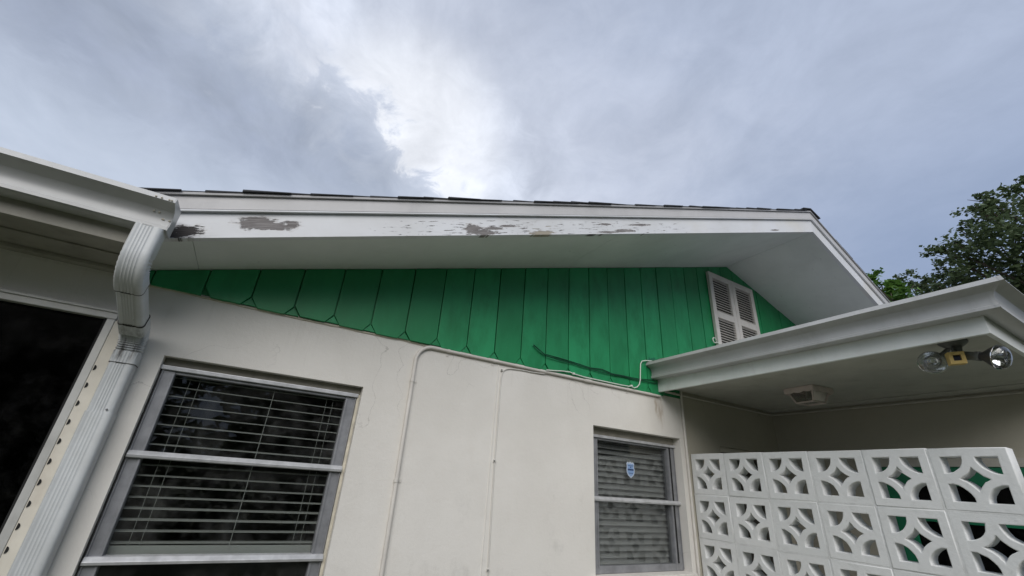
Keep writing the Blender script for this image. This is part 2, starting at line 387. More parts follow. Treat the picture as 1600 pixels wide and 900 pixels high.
M['oakleaf'] = leafmat('oak_leaves', (0.045, 0.074, 0.032), (0.078, 0.118, 0.052), (0.15, 0.195, 0.095))
M['brightleaf'] = leafmat('bright_leaves', (0.045, 0.12, 0.018), (0.075, 0.17, 0.028), (0.13, 0.24, 0.045))
def B(t, b, P):
    c = t.mix(t.mr(t.noise(P, 0.8, 5), 0.3, 0.7), (0.13, 0.145, 0.085), (0.19, 0.185, 0.13))
    c = t.mix(t.mr(t.noise(P, 30, 4, 0.7), 0.4, 0.7), c, (0.07, 0.085, 0.035))
    t.put(b.inputs['Base Color'], c); b.inputs['Roughness'].default_value = 0.9
    bump(t, b, t.noise(P, 60, 4), 0.6, 0.03)
M['grass'] = mat('grass_ground', B)

# ------------------------------------------------------------------ mesh helpers
ROOT = {}
class MB:
    def __init__(s): s.v = []; s.f = []; s.uv = None
    def quad(s, a, b, c, d):
        i = len(s.v); s.v += [a, b, c, d]; s.f.append((i, i + 1, i + 2, i + 3))
    def poly(s, pts):
        i = len(s.v); s.v += list(pts); s.f.append(tuple(range(i, i + len(pts))))
    def box(s, x0, x1, y0, y1, z0, z1):
        i = len(s.v)
        s.v += [(x0, y0, z0), (x1, y0, z0), (x1, y1, z0), (x0, y1, z0), (x0, y0, z1), (x1, y0, z1), (x1, y1, z1), (x0, y1, z1)]
        s.f += [tuple(i + k for k in q) for q in ((0, 3, 2, 1), (4, 5, 6, 7), (0, 1, 5, 4), (1, 2, 6, 5), (2, 3, 7, 6), (3, 0, 4, 7))]
    def prism(s, pts, vec):
        # pts: planar polygon (3D), vec: extrusion
        n = len(pts); i = len(s.v); vec = Vector(vec)
        s.v += [tuple(p) for p in pts] + [tuple(Vector(p) + vec) for p in pts]
        s.f.append(tuple(i + k for k in range(n))[::-1]); s.f.append(tuple(i + n + k for k in range(n)))
        for k in range(n):
            q = (k + 1) % n; s.f.append((i + k, i + q, i + n + q, i + n + k))
    def loft(s, rings, cap=True, closed=True):
        n = len(rings[0]); i = len(s.v)
        for r in rings: s.v += [tuple(p) for p in r]
        for a in range(len(rings) - 1):
            for k in range(n if closed else n - 1):
                q = (k + 1) % n
                s.f.append((i + a * n + k, i + a * n + q, i + (a + 1) * n + q, i + (a + 1) * n + k))
        if cap:
            s.f.append(tuple(i + k for k in range(n))[::-1]); s.f.append(tuple(i + (len(rings) - 1) * n + k for k in range(n)))
    def tube(s, path, r, n=8):
        path = [Vector(p) for p in path]; rings = []
        prev = None
        for k, p in enumerate(path):
            a = path[max(k - 1, 0)]; b = path[min(k + 1, len(path) - 1)]
            d = (b - a).normalized()
            ref = prev if prev is not None else (Vector((0, 1, 0)) if abs(d.y) < 0.9 else Vector((1, 0, 0)))
            x = (ref - d * ref.dot(d)).normalized(); y = d.cross(x); prev = x
            rr = r[k] if hasattr(r, '__len__') else r
            rings.append([p + x * rr * math.cos(2 * PI * j / n) + y * rr * math.sin(2 * PI * j / n) for j in range(n)])
        s.loft(rings)
    def lathe(s, origin, axis, prof, n=20):
        # prof: (distance along axis, radius)
        o = Vector(origin); d = Vector(axis).normalized()
        x = d.orthogonal().normalized(); y = d.cross(x)
        rings = [[o + d * h + (x * math.cos(2 * PI * j / n) + y * math.sin(2 * PI * j / n)) * max(r, 0.0004) for j in range(n)] for h, r in prof]
        s.loft(rings)
    def build(s, name, m, parent=None, smooth=False, bevel=0.0, uvf=None, angle=40):
        me = bpy.data.meshes.new(name)
        L = Vector(ROOT.get(parent.name, (0, 0, 0))) if parent else Vector((0, 0, 0))
        me.from_pydata([tuple(Vector(v) - L) for v in s.v], [], s.f)
        me.validate()
        bm = bmesh.new(); bm.from_mesh(me)
        bmesh.ops.recalc_face_normals(bm, faces=bm.faces)
        if uvf:
            ul = bm.loops.layers.uv.new('UVMap')
            for f in bm.faces:
                for l in f.loops: l[ul].uv = uvf(l.vert.co + L)
        if bevel:
            bmesh.ops.bevel(bm, geom=[e for e in bm.edges if len(e.link_faces) == 2 and e.calc_face_angle(0) > 0.5], offset=bevel, segments=2, profile=0.6, affect='EDGES', clamp_overlap=True)
        bm.to_mesh(me); bm.free()
        if smooth:
            for p in me.polygons: p.use_smooth = True
            try: me.set_sharp_from_angle(angle=rad(angle))
            except Exception: pass
        me.materials.append(M[m])
        o = bpy.data.objects.new(name, me); COL.objects.link(o)
        if parent: o.parent = parent; ROOT[o.name] = tuple(L)
        else: ROOT[o.name] = (0, 0, 0)
        return o
def thing(name, loc, label, cat, group=None):
    o = bpy.data.objects.new(name, None); COL.objects.link(o); o.location = loc
    o.empty_display_size = 0.2
    o['label'] = label; o['category'] = cat
    if group: o['group'] = group
    ROOT[o.name] = tuple(loc)
    return o
def arc(c, r, a0, a1, n, plane='xz', const=0.0):
    pts = []
    for k in range(n + 1):
        a = rad(a0 + (a1 - a0) * k / n)
        p, q = c[0] + r * math.cos(a), c[1] + r * math.sin(a)
        pts.append((p, const, q) if plane == 'xz' else (const, p, q))
    return pts
def fillet(pts, radii, n=7):
    pts = [Vector(p) for p in pts]; out = [pts[0]]
    for i in range(1, len(pts) - 1):
        p = pts[i]; a = (pts[i - 1] - p).normalized(); b = (pts[i + 1] - p).normalized()
        r = radii[i - 1]; ang = a.angle(b); tl = r / math.tan(ang / 2)
        p0, p1 = p + a * tl, p + b * tl
        c = p + (a + b).normalized() * (r / math.sin(ang / 2))
        u, w = p0 - c, p1 - c; th = u.angle(w)
        for k in range(n + 1):
            q = k / n
            out.append(c + (u * math.sin((1 - q) * th) + w * math.sin(q * th)) / math.sin(th))
    out.append(pts[-1])
    return out
def dense(path, step):
    out = [Vector(path[0])]
    for a, b in zip(path[:-1], path[1:]):
        a = Vector(a); b = Vector(b); n = max(1, int((b - a).length / step))
        for k in range(1, n + 1): out.append(a.lerp(b, k / n))
    return out

# ------------------------------------------------------------------ ground
g = MB(); g.quad((-600, -600, 0), (600, -600, 0), (600, 600, 0), (-600, 600, 0))
go = g.build('ground', 'grass'); go['kind'] = 'structure'
g = MB(); g.box(3.1, 9.0, -2.2, 0.0, -0.02, 0.10)
po = g.build('porch_floor', 'concrete'); po['kind'] = 'structure'

# ------------------------------------------------------------------ house
XR, ZR, SL = 4.123, 3.973, 0.327
def zso(x): return ZR - SL * abs(x - XR)                       # underside of the gable soffit
def yra(x): return (-0.452 - 0.1155 * x) if x <= XR else (-0.928 + 0.056 * (x - XR))   # the rake leans out towards the ridge
XL = -0.70
XE = 7.2
house = thing('house', (1.2, 0.0, 0.0), 'white stucco house with green board gable, peeling rake boards and porch roof', 'house')

# stucco wall with real openings
def wall_grid(xs, zs, holes, y0, y1):
    mb = MB()
    solid = lambda i, k: 0 <= i < len(xs) - 1 and 0 <= k < len(zs) - 1 and not any(a <= (xs[i] + xs[i + 1]) / 2 <= b and c <= (zs[k] + zs[k + 1]) / 2 <= d for a, b, c, d in holes)
    for i in range(len(xs) - 1):
        for k in range(len(zs) - 1):
            if not solid(i, k): continue
            xa, xb, za, zb = xs[i], xs[i + 1], zs[k], zs[k + 1]
            mb.quad((xa, y0, za), (xb, y0, za), (xb, y0, zb), (xa, y0, zb))
            mb.quad((xb, y1, za), (xa, y1, za), (xa, y1, zb), (xb, y1, zb))
            if not solid(i - 1, k): mb.quad((xa, y1, za), (xa, y0, za), (xa, y0, zb), (xa, y1, zb))
            if not solid(i + 1, k): mb.quad((xb, y0, za), (xb, y1, za), (xb, y1, zb), (xb, y0, zb))
            if not solid(i, k - 1): mb.quad((xa, y0, za), (xa, y1, za), (xb, y1, za), (xb, y0, za))
            if not solid(i, k + 1): mb.quad((xa, y0, zb), (xb, y0, zb), (xb, y1, zb), (xa, y1, zb))
    return mb
holes = [(-2.6, -0.655, 0.05, 2.2), (-0.437, 0.48, 0.78, 2.04), (2.15, 3.08, 1.09, 2.03)]
wm = wall_grid([-4.6, -2.6, -0.655, -0.437, 0.48, 2.15, 3.08, 3.15], [0.0, 0.05, 0.78, 1.09, 2.03, 2.04, 2.2, 2.362], holes, 0.0, 0.16)
wm.build('stucco_wall', 'stucco', house)
wm = wall_grid([3.15, 3.6, 4.42, 4.51], [0.0, 2.02, 2.44], [(3.6, 4.42, 0.0, 2.02)], 0.0, 0.16)
wm.build('porch_wall', 'porch_wall', house)
b = MB(); b.box(4.51, 4.66, -1.80, 0.16, 0.0, 2.44)
b.box(4.66, 9.0, -1.80, -1.65, 0.0, 2.44)
b.build('porch_wall', 'porch_wall', house)
b = MB(); b.box(-4.6, XL + 0.08, 0.0, 0.14, 2.363, 2.44); b.build('frieze', 'stucco', house)

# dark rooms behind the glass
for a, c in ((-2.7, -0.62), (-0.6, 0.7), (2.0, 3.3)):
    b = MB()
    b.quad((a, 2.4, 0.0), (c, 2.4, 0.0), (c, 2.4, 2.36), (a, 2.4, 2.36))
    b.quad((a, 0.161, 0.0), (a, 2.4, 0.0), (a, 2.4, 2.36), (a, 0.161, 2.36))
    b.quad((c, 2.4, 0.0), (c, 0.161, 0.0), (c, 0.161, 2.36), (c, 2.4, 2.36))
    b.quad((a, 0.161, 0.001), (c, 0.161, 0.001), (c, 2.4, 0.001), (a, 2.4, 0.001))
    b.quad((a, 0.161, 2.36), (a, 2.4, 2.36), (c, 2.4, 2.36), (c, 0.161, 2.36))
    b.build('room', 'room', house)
b = MB(); b.box(3.6, 4.42, 0.09, 0.13, 0.0, 2.0); d = b.build('door', 'door', house)
b = MB(); b.box(3.602, 3.64, 0.03, 0.088, 0.0, 2.018); b.box(4.38, 4.418, 0.03, 0.088, 0.0, 2.018); b.box(3.64, 4.38, 0.03, 0.088, 1.98, 2.018)
b.build('door_frame', 'track', d)

# gable: backing and one object per siding board
b = MB()
pts = [(-0.72, 0.0, 2.364), (3.149, 0.0, 2.364), (3.149, 0.0, 2.446), (XE, 0.0, 2.446), (XE, 0.0, zso(XE) + 0.05), (XR, 0.0, ZR + 0.05), (-0.72, 0.0, zso(-0.72) + 0.05)]
b.prism([(x, -0.004, z) for x, _, z in pts], (0, 0.10, 0))
b.build('gable_backing', 'green', house)
PITCH = 0.208
k = -4
while 0.0275 + k * PITCH < 6.9:
    xa = 0.0275 + k * PITCH; xb = xa + PITCH; k += 1
    gap = random.uniform(0.0028, 0.0045)
    xa += gap; xb -= gap
    x0 = max(xa, -0.69)
    if xb < -0.60: continue
    zb = 2.352 + random.uniform(-0.004, 0.004)
    if xa > 2.86: zb = 2.5
    yb = -0.022 + random.uniform(-0.003, 0.002)
    top = lambda x: zso(x) - 0.003
    ch, cw = 0.050, 0.036
    if zb < 2.45 and top(x0) - zb > 0.12:
        pts = [(x0 + cw, zb), (xb - cw, zb), (xb, zb + ch), (xb, top(xb))]
        if x0 < XR < xb: pts.append((XR, top(XR)))
        pts += [(x0, top(x0)), (x0, zb + ch)]
    else:
        pts = [(x0, min(zb, top(x0) - 0.004)), (xb, min(zb, top(xb) - 0.004)), (xb, top(xb))]
        if x0 < XR < xb: pts.append((XR, top(XR)))
        pts += [(x0, top(x0))]
    b = MB(); b.prism([(x, yb, z) for x, z in pts], (0, -0.005 - yb, 0))
    b.build('siding_board', 'green', house, bevel=0.0022)
    if zb < 2.45 and xb + 0.01 < 2.84 and zso(xb) - zb > 0.16:            # the small wedge that fills the clipped corners
        xm = xb + gap; g_ = 0.0035
        b = MB(); b.prism([(xm - cw + g_ * 0.6, -0.018, zb + 0.004), (xm + cw - g_ * 0.6, -0.018, zb + 0.004), (xm, -0.018, zb + ch - g_ * 1.2)], (0, 0.0135, 0))
        b.build('siding_wedge', 'green', house, bevel=0.0015)
# ragged caulk line where siding meets stucco
b = MB()
x = -0.66
path = []
while x < 2.84:
    path.append((x, -0.003, 2.352 + random.uniform(-0.004, 0.003))); x += 0.045
b.tube(path, 0.006, 6); b.build('caulk_bead', 'caulk', house, True)

# soffit panels
def soffit(xa, xb, m='soffit', name='soffit_panel'):
    n = 4; top = []; mb = MB()
    pts = [(xa, 0.002, zso(xa)), (xb, 0.002, zso(xb)), (xb, yra(xb) + 0.012, zso(xb)), (xa, yra(xa) + 0.012, zso(xa))]
    mb.prism(pts, (0, 0, 0.014)); return mb.build(name, m, house)
for xa, xb in ((XL, -0.441), (-0.4385, 1.855), (1.8575, XR), (XR + 0.0025, 6.40), (6.4025, XE)):
    soffit(xa, xb)

# rake boards: lower peeling board, proud upper trim, metal drip edge
def rake(xa, xb, h0, h1, out, thick, name, m, n=1, uv=False):
    mb = MB(); rings = []
    for i in range(n + 1):
        x = xa + (xb - xa) * i / n
        y1 = yra(x) - out; y0 = y1 + thick
        z0 = zso(x) + h0; z1 = zso(x) + h1
        rings.append([(x, y0, z0), (x, y1, z0), (x, y1, z1), (x, y0, z1)])
    mb.loft(rings)
    u = (lambda co: (co.x, co.z - zso(co.x))) if uv else None
    return mb.build(name, m, house, bevel=0.0015 if n == 1 else 0, uvf=u)
for (xa, xb) in ((XL, XR - 0.0005), (XR + 0.0005, XE)):
    rake(xa, xb, -0.003, 0.205, 0.0, 0.034, 'rake_board', 'peeling', 1, True)
    rake(xa, xb, 0.130, 0.138, 0.018, 0.016, 'rake_bead', 'peeling', 1, True)
    rake(xa, xb, 0.142, 0.212, 0.014, 0.012, 'rake_trim', 'trim')
    rake(xa, xb, 0.2125, 0.226, 0.026, 0.05, 'drip_edge', 'drip')

# roof deck and shingle courses, each course one object
def deck(xa, xb):
    mb = MB()
    pts = [(xa, yra(xa) + 0.04, zso(xa) + 0.20), (xb, yra(xb) + 0.04, zso(xb) + 0.20), (xb, 3.2, zso(xb) + 0.20), (xa, 3.2, zso(xa) + 0.20)]
    mb.prism(pts, (0, 0, 0.018)); mb.build('roof_deck', 'deck', house)
deck(XL, XR - 0.001); deck(XR + 0.001, XE)
def course(x, sgn):
    # course whose butt edge is at x, runs up-slope by 0.2
    e = 0.135
    xt = x + sgn * 0.19
    j = random.uniform(-0.008, 0.010)
    z0 = zso(x) + 0.2265 + random.choice((0, 0, 0.002, 0.004)); z1 = zso(xt) + 0.228
    if sgn > 0 and xt > XR: xt = XR; z1 = ZR + 0.228
    if sgn < 0 and xt < XR: xt = XR; z1 = ZR + 0.228
    ya, yb = yra(x) - 0.034 + j, yra(xt) - 0.034 + j
    mb = MB()
    if sgn < 0: ya += 0.014; yb += 0.014
    tk = 0.008 * (1 if sgn > 0 else 0.6) + random.uniform(-0.002, 0.002)
    rings = [[(x, ya, z0), (x, ya, z0 + tk), (xt, yb, z1 + 0.003), (xt, yb, z1)],
             [(x, 3.2, z0), (x, 3.2, z0 + tk), (xt, 3.2, z1 + 0.003), (xt, 3.2, z1)]]
    mb.loft(rings); mb.build('shingle_course', 'shingle', house)
x = XL - 0.03
while x < XR - 0.04: course(x, 1); x += 0.135
x = XE
while x > XR + 0.04: course(x, -1); x -= 0.135
mb = MB()
mb.loft([[(XR - 0.15, y, ZR + 0.228 - 0.15 * SL + 0.012), (XR, y, ZR + 0.243), (XR + 0.15, y, ZR + 0.228 - 0.15 * SL + 0.012), (XR + 0.15, y, ZR + 0.232 - 0.15 * SL + 0.012 + 0.004), (XR, y, ZR + 0.252), (XR - 0.15, y, ZR + 0.236 - 0.15 * SL + 0.012)] for y in (yra(XR) - 0.034, 3.2)])
mb.build('ridge_cap', 'shingle', house)

# left wing: soffit, fascia, roof edge
b = MB(); b.box(-4.6, -0.62, -0.425, 0.0, 2.39, 2.404); b.build('soffit_panel', 'soffit_old', house)
b = MB(); b.box(-4.6, -0.62, -0.447, -0.427, 2.366, 2.56); b.build('eave_board', 'soffit_old', house, bevel=0.002)
b = MB(); b.box(-4.6, -0.63, -0.055, -0.001, 2.372, 2.389); b.build('cove_trim', 'soffit_old', house, bevel=0.003)
b = MB(); b.box(-4.6, -0.63, -0.24, -0.215, 2.382, 2.389); b.build('soffit_batten', 'soffit_old', house, bevel=0.002)
y = -0.475; z = 2.572
for i in range(26):
    b = MB(); yb = y + 0.19; zb = z + 0.19 * SL
    xr_ = -0.66 + (0 if i else 0.0)
    b.loft([[(xx, y, z), (xx, yb, zb), (xx, yb, zb + 0.003), (xx, y, z + 0.013)] for xx in (-4.7, xr_ + max(0, i * 0.135 - 0.2) * 0.9)])
    b.build('shingle_course', 'shingle', house); y += 0.135; z += 0.135 * SL
b = MB(); b.loft([[(xx, -0.45, 2.553), (xx, 3.1, 2.553 + 3.55 * SL), (xx, 3.1, 2.568 + 3.55 * SL), (xx, -0.45, 2.568)] for xx in (-4.6, -0.67)])
b.build('roof_deck', 'deck', house)

# porch roof: ceiling, fascia boards, hip roof
b = MB(); b.box(2.872, 9.0, -1.978, -0.002, 2.43, 2.445); b.build('porch_ceiling', 'ceiling', house)
b = MB(); b.prism([(2.848, -0.002, 2.375), (2.871, -0.002, 2.375), (2.871, -0.002, 2.59), (2.848, -0.002, 2.59)], (0, -1.998, 0.007)); b.build('porch_fascia', 'fascia', house, bevel=0.002)
b = MB(); b.prism([(2.8715, -2.0, 2.382), (2.8715, -1.979, 2.382), (2.8715, -1.979, 2.592), (2.8715, -2.0, 2.592)], (6.1, 0, 0)); b.build('porch_fascia', 'fascia', house, bevel=0.002)
b = MB(); b.box(4.36, 4.509, -1.79, -0.002, 2.418, 2.429); b.build('ceiling_trim', 'ceiling', house, bevel=0.002)
b = MB()
T = 2.06 + 3.0
ez = 2.592
b.poly([(2.83, -2.02, ez), (2.83, 0.0, ez), (2.83 + 2.02, 0.0, ez + 2.02 * SL)])
b.poly([(2.83, -2.02, ez), (4.85, 0.0, ez + 2.02 * SL), (9.0, 0.0, ez + 2.02 * SL), (9.0, -2.02, ez)])
b.poly([(2.83, -2.02, ez + 0.02), (2.83, 0.0, ez + 0.02), (4.85, 0.0, ez + 0.02 + 2.02 * SL)])
b.poly([(2.83, -2.02, ez + 0.02), (4.85, 0.0, ez + 0.02 + 2.02 * SL), (9.0, 0.0, ez + 0.02 + 2.02 * SL), (9.0, -2.02, ez + 0.02)])
b.build('porch_roof', 'roofcoat', house)

# windows ------------------------------------------------------------
def window(xa, xb, za, zb, y, rails, screen, label, jw=0.056):
    f = MB()
    f.box(xa, xa + jw, y, y + 0.05, za, zb); f.box(xb - jw, xb, y, y + 0.05, za, zb)
    f.box(xa + jw, xb - jw, y + 0.002, y + 0.05, zb - 0.03, zb); f.box(xa + jw, xb - jw, y + 0.002, y + 0.05, za, za + 0.045)
    w = f.build('window', 'alum', house, bevel=0.003); w['label'] = label
    for x0 in (xa + 0.003, xb - 0.003 - 0.006):                    # raised stiles on the jambs, then the head lip
        st = MB(); st.box(x0, x0 + 0.006, y - 0.006, y - 0.001, za + 0.01, zb - 0.01); st.build('stile', 'alum', w, bevel=0.002)
    for x0 in (xa + jw - 0.011, xb - jw + 0.001):
        st = MB(); st.box(x0, x0 + 0.010, y - 0.005, y - 0.001, za + 0.04, zb - 0.03); st.build('stile', 'alum', w, bevel=0.002)
    st = MB(); st.box(xa - 0.005, xb + 0.005, y - 0.016, y - 0.001, zb - 0.016, zb + 0.004); st.build('head_lip', 'alum_rail', w, bevel=0.003)
    for z in rails:
        r = MB(); r.prism([(xa + 0.002, y - 0.004, z - 0.016), (xa + 0.002, y - 0.022, z - 0.013), (xa + 0.002, y - 0.026, z - 0.002), (xa + 0.002, y - 0.012, z + 0.015), (xa + 0.002, y + 0.03, z + 0.016), (xa + 0.002, y + 0.03, z - 0.016)], (xb - xa + (0.006 if screen else -0.002), 0, 0))
        r.build('rail', 'alum_rail', w, bevel=0.002)
    zz = [zb - 0.03] + [z for z in rails] + [za + 0.045]
    for i in range(len(zz) - 1):
        p = MB(); p.box(xa + jw + 0.001, xb - jw - 0.001, y + 0.028, y + 0.032, zz[i + 1] + (0.016 if i < len(zz) - 2 else 0), zz[i] - (0.016 if i else 0))
        p.build('pane', 'glass_dim' if screen else 'glass', w)
    if screen:
        p = MB(); p.quad((xa + jw, y + 0.014, za + 0.045), (xb - jw, y + 0.014, za + 0.045), (xb - jw, y + 0.014, zb - 0.03), (xa + jw, y + 0.014, zb - 0.03))
        p.build('insect_screen', 'screen', w)
    return w
w1 = window(-0.432, 0.464, 0.80, 1.998, 0.042, [1.613, 1.217], False, 'large grey three-lite window beside the downspout')
w2 = window(2.16, 3.076, 1.092, 1.972, 0.07, [1.543], True, 'two-lite window with shield sticker beside the block screen', 0.085)
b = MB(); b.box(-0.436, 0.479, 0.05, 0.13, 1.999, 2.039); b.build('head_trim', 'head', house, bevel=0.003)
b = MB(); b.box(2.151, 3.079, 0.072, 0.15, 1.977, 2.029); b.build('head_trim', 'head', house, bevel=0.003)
b = MB(); b.box(0.4645, 0.4795, 0.034, 0.12, 0.79, 1.998); b.build('caulk_strip', 'caulk', house, bevel=0.004)
b = MB(); b.box(2.10, 3.10, -0.03, 0.14, 1.05, 1.0895); b.build('window_sill', 'stucco', house, bevel=0.006)
b = MB(); b.box(-0.47, 0.51, -0.03, 0.14, 0.74, 0.7795); b.build('window_sill', 'stucco', house, bevel=0.006)
rg = random.Random(5)
pth = [(-0.4345 + rg.uniform(-0.0022, 0.0022), 0.036 + rg.uniform(-0.003, 0.003), 0.80 + 1.19 * k / 60) for k in range(61)]
b = MB(); b.tube(pth, [rg.uniform(0.0012, 0.0036) for _ in pth], 5); b.build('cracked_caulk', 'seam', house)
# dark vertical gap strip between sash and frame of the second window
b = MB(); b.box(3.016, 3.028, 0.0655, 0.0705, 1.14, 1.955); b.build('sash_gap', 'black', w2)

# glazed opening under the left eave
b = MB()
b.box(-2.6, -0.656, -0.012, 0.07, 2.160, 2.199)
b.box(-0.687, -0.6575, -0.012, 0.07, 0.05, 2.1595)
b.box(-1.66, -1.61, -0.008, 0.07, 0.05, 2.1595)
d = b.build('sliding_door', 'alum_lt', house, bevel=0.003); d['label'] = 'dark glass sliding door in pale aluminium frame under the left eave'
b = MB(); b.box(-2.6, -0.656, -0.020, -0.0125, 2.188, 2.2005); b.build('head_lip', 'alum_lt', d, bevel=0.002)
b = MB(); b.box(-0.697, -0.6875, -0.002, 0.05, 0.06, 2.1595); b.build('glazing_gasket', 'black', d)
b = MB(); b.box(-2.6, -0.698, 0.02, 0.026, 0.06, 2.159); b.build('pane', 'glass_dark', d)

# ------------------------------------------------------------------ storm-panel track beside the door
tr = thing('storm_panel_track', (-0.64, 0, 0.1), 'cream storm panel track with row of black holes behind the downspout', 'track')
b = MB(); b.box(-0.6565, -0.602, -0.012, -0.001, 0.1, 2.155); b.build('track_strip', 'track', tr, bevel=0.002)
b = MB(); b.box(-0.6565, -0.651, -0.020, -0.0125, 0.1, 2.155)
z = 1.94
i = 0
hole = None
zz = []
while z > 0.2: zz.append(z); z -= 0.0752
for z in zz:
    b = MB()
    pts = [(-0.6530 + 0.009 * math.cos(rad(a)), z + 0.0115 * math.sin(rad(a))) for a in range(-90, 91, 22)]
    b.prism([(x, -0.0145, q) for x, q in pts], (0, 0.002, 0)); b.build('hole', 'black', tr)

# ------------------------------------------------------------------ gutters
prof = [(0.0, 0.130), (0.0, 0.0), (0.062, 0.0), (0.074, 0.004), (0.074, 0.018), (0.067, 0.022), (0.065, 0.032), (0.064, 0.047), (0.067, 0.066), (0.078, 0.084), (0.103, 0.097), (0.1185, 0.1015), (0.128, 0.105), (0.120, 0.130), (0.108, 0.130),
        (0.110, 0.106), (0.070, 0.086), (0.060, 0.066), (0.058, 0.040), (0.058, 0.006), (0.004, 0.006), (0.004, 0.130)]
def gutter_mesh(path, dirs, zb, drop=0):
    # path: back-line points, dirs: outward offset vector per unit at each point
    rings = []
    for (p, d, dz) in zip(path, dirs, zb):
        rings.append([(p[0] + d[0] * o, p[1] + d[1] * o, dz + h) for o, h in prof])
    mb = MB(); mb.loft(rings); return mb
def long(p, q, n): return [(p[0] + (q[0] - p[0]) * i / n, p[1] + (q[1] - p[1]) * i / n) for i in range(n + 1)]
lg = thing('gutter', (-0.9, -0.45, 2.427), 'short grey eave gutter with closed end above the downspout', 'gutter')
pp = long((-4.6, -0.448), (-0.504, -0.448), 14)
gutter_mesh(pp, [(0, -1)] * 15, [2.428 + 0.0 * i + random.uniform(-0.0012, 0.0012) for i in range(15)]).build('trough', 'gutter', lg, True, angle=28)
b = MB()
cap = [(o * 1.015, h) for o, h in prof[1:14]] + [(0.0, 0.132)]
b.prism([(-0.5035, -0.4475 - o, 2.427 + h) for o, h in cap], (0.004, 0, 0)); b.build('end_cap', 'gutter', lg, bevel=0.001)
b = MB()
for _ in range(9):
    o_ = random.choice([(0.066, 0.03), (0.066, 0.05), (0.073, 0.074), (0.128, 0.112)])
    b.lathe((-0.506 - random.uniform(0, 0.06), -0.449 - o_[0], 2.428 + o_[1]), (0.2, -1, 0.1), [(-0.004, 0.004), (0.001, 0.0035), (0.003, 0.001)], 6)
b.build('sealant', 'caulk', lg, True)
pg = thing('gutter', (2.8, -1.0, 2.467), 'long grey porch gutter with mitred corner below the white louvered shutters', 'gutter')
p1 = long((2.846, -0.008), (2.846, -2.002), 9); p2 = long((2.846, -2.002), (9.0, -2.002), 8)[1:]
rings_p = p1 + p2
dirs = [(-1, 0)] * 9 + [(-1, -1)] + [(0, -1)] * 8
zb = [2.474 - 0.0009 * i + random.uniform(-0.001, 0.001) for i in range(len(rings_p))]
gutter_mesh(rings_p, dirs, zb).build('trough', 'gutter', pg, True, angle=28)
b = MB(); zc = 2.4745
b.prism([(2.8465 - o, -0.0045, zc - 0.001 + h) for o, h in cap], (0, -0.004, 0)); b.build('end_cap', 'gutter', pg)
b = MB()                                                           # mitre strip and its seam sealant
zc = zb[9]
rings = []
for e in (-0.012, 0.012):
    rings.append([(2.846 - (o + 0.0015) + (e if e > 0 else 0), -2.002 - (o + 0.0015) + (-e if e < 0 else 0), zc + h) for o, h in prof[2:14]])
b.loft([[(2.846 - (o + 0.0012), -2.002 - (o + 0.0012) + 0.014, zc + h) for o, h in prof[2:14]], [(2.846 - (o + 0.0022), -2.002 - (o + 0.0022), zc + h) for o, h in prof[2:14]], [(2.846 - (o + 0.0012) + 0.014, -2.002 - (o + 0.0012), zc + h) for o, h in prof[2:14]]], cap=False, closed=False)
b.build('mitre_strip', 'gutter', pg, True)

# leaf litter caught at the wall end of the porch gutter
lit = MB()
for _ in range(26):
    x = 2.846 - random.uniform(0.0, 0.12); y = -random.uniform(0.015, 0.22); z = 2.604 + random.uniform(0, 0.012) * (1 - (-y) / 0.25)
    a = random.uniform(0, 6.28); l = random.uniform(0.012, 0.03); w_ = l * 0.35; tz = random.uniform(-0.008, 0.008)
    c, s_ = math.cos(a), math.sin(a)
    lit.quad((x - c * l, y - s_ * l, z), (x + s_ * w_, y - c * w_, z + tz), (x + c * l, y + s_ * l, z + tz * 0.5), (x - s_ * w_, y + c * w_, z - tz * 0.3))
lo = lit.build('leaf_litter', 'caulk'); lo['kind'] = 'stuff'; lo['label'] = 'pale dry leaf litter at the wall end of the porch gutter'; lo['category'] = 'leaf litter'

# ------------------------------------------------------------------ downspout
ds = thing('downspout', (-0.55, -0.04, 0.0), 'grey ribbed metal downspout with crimped elbows left of the large window', 'downspout')
XC = -0.556
HW, HD = 0.0465, 0.038
def dprof(w, d, rib=0.0019):
    pts = []
    # front face with ridges (local x across, d outward), then the rounded corners
    pts += [(-w + 0.008, d), ]
    nr = 5
    for i in range(nr):
        c = -w + 0.020 + i * (2 * w - 0.050) / (nr - 1)
        pts += [(c - 0.0055, d), (c - 0.0022, d - rib), (c + 0.0022, d - rib), (c + 0.0055, d)]
    pts += [(w - 0.016, d), (w - 0.009, d - 0.0015), (w - 0.004, d - 0.0055), (w - 0.001, d - 0.011), (w, d - 0.018), (w, -d + 0.010), (w - 0.003, -d + 0.003), (w - 0.010, -d)]
    pts += [(-w + 0.010, -d), (-w + 0.003, -d + 0.003), (-w, -d + 0.010), (-w, d - 0.014), (-w + 0.003, d - 0.005)]
    return pts
def dsweep(path, w, d, crimp=None):
    # path: list of (y, z); crimp(i, frac) -> (scale of inner depth)
    rings = []
    for i, (y, z) in enumerate(path):
        a = path[max(0, i - 1)]; b_ = path[min(len(path) - 1, i + 1)]
        ty, tz = b_[0] - a[0], b_[1] - a[1]; l = math.hypot(ty, tz); ty /= l; tz /= l
        ny, nz = tz, -ty                       # normal pointing to the front (towards -y when going down)
        k = crimp(i) if crimp else 0.0
        ring = []
        for (x, o) in dprof(w, d):
            s_ = 1.0
            xx = x * (1 - 0.02 * k); oo = o - (k * 0.006 if (crimp and o * crimp.side > 0) else 0) * crimp.side if crimp else o
            if crimp and abs(x) > w - 0.001: xx = x * (1 - (0.07 if x > 0 else 0.04) * k)
            ring.append((XC + xx, y + ny * oo, z + nz * oo))
        rings.append(ring)
    mb = MB(); mb.loft(rings); return mb
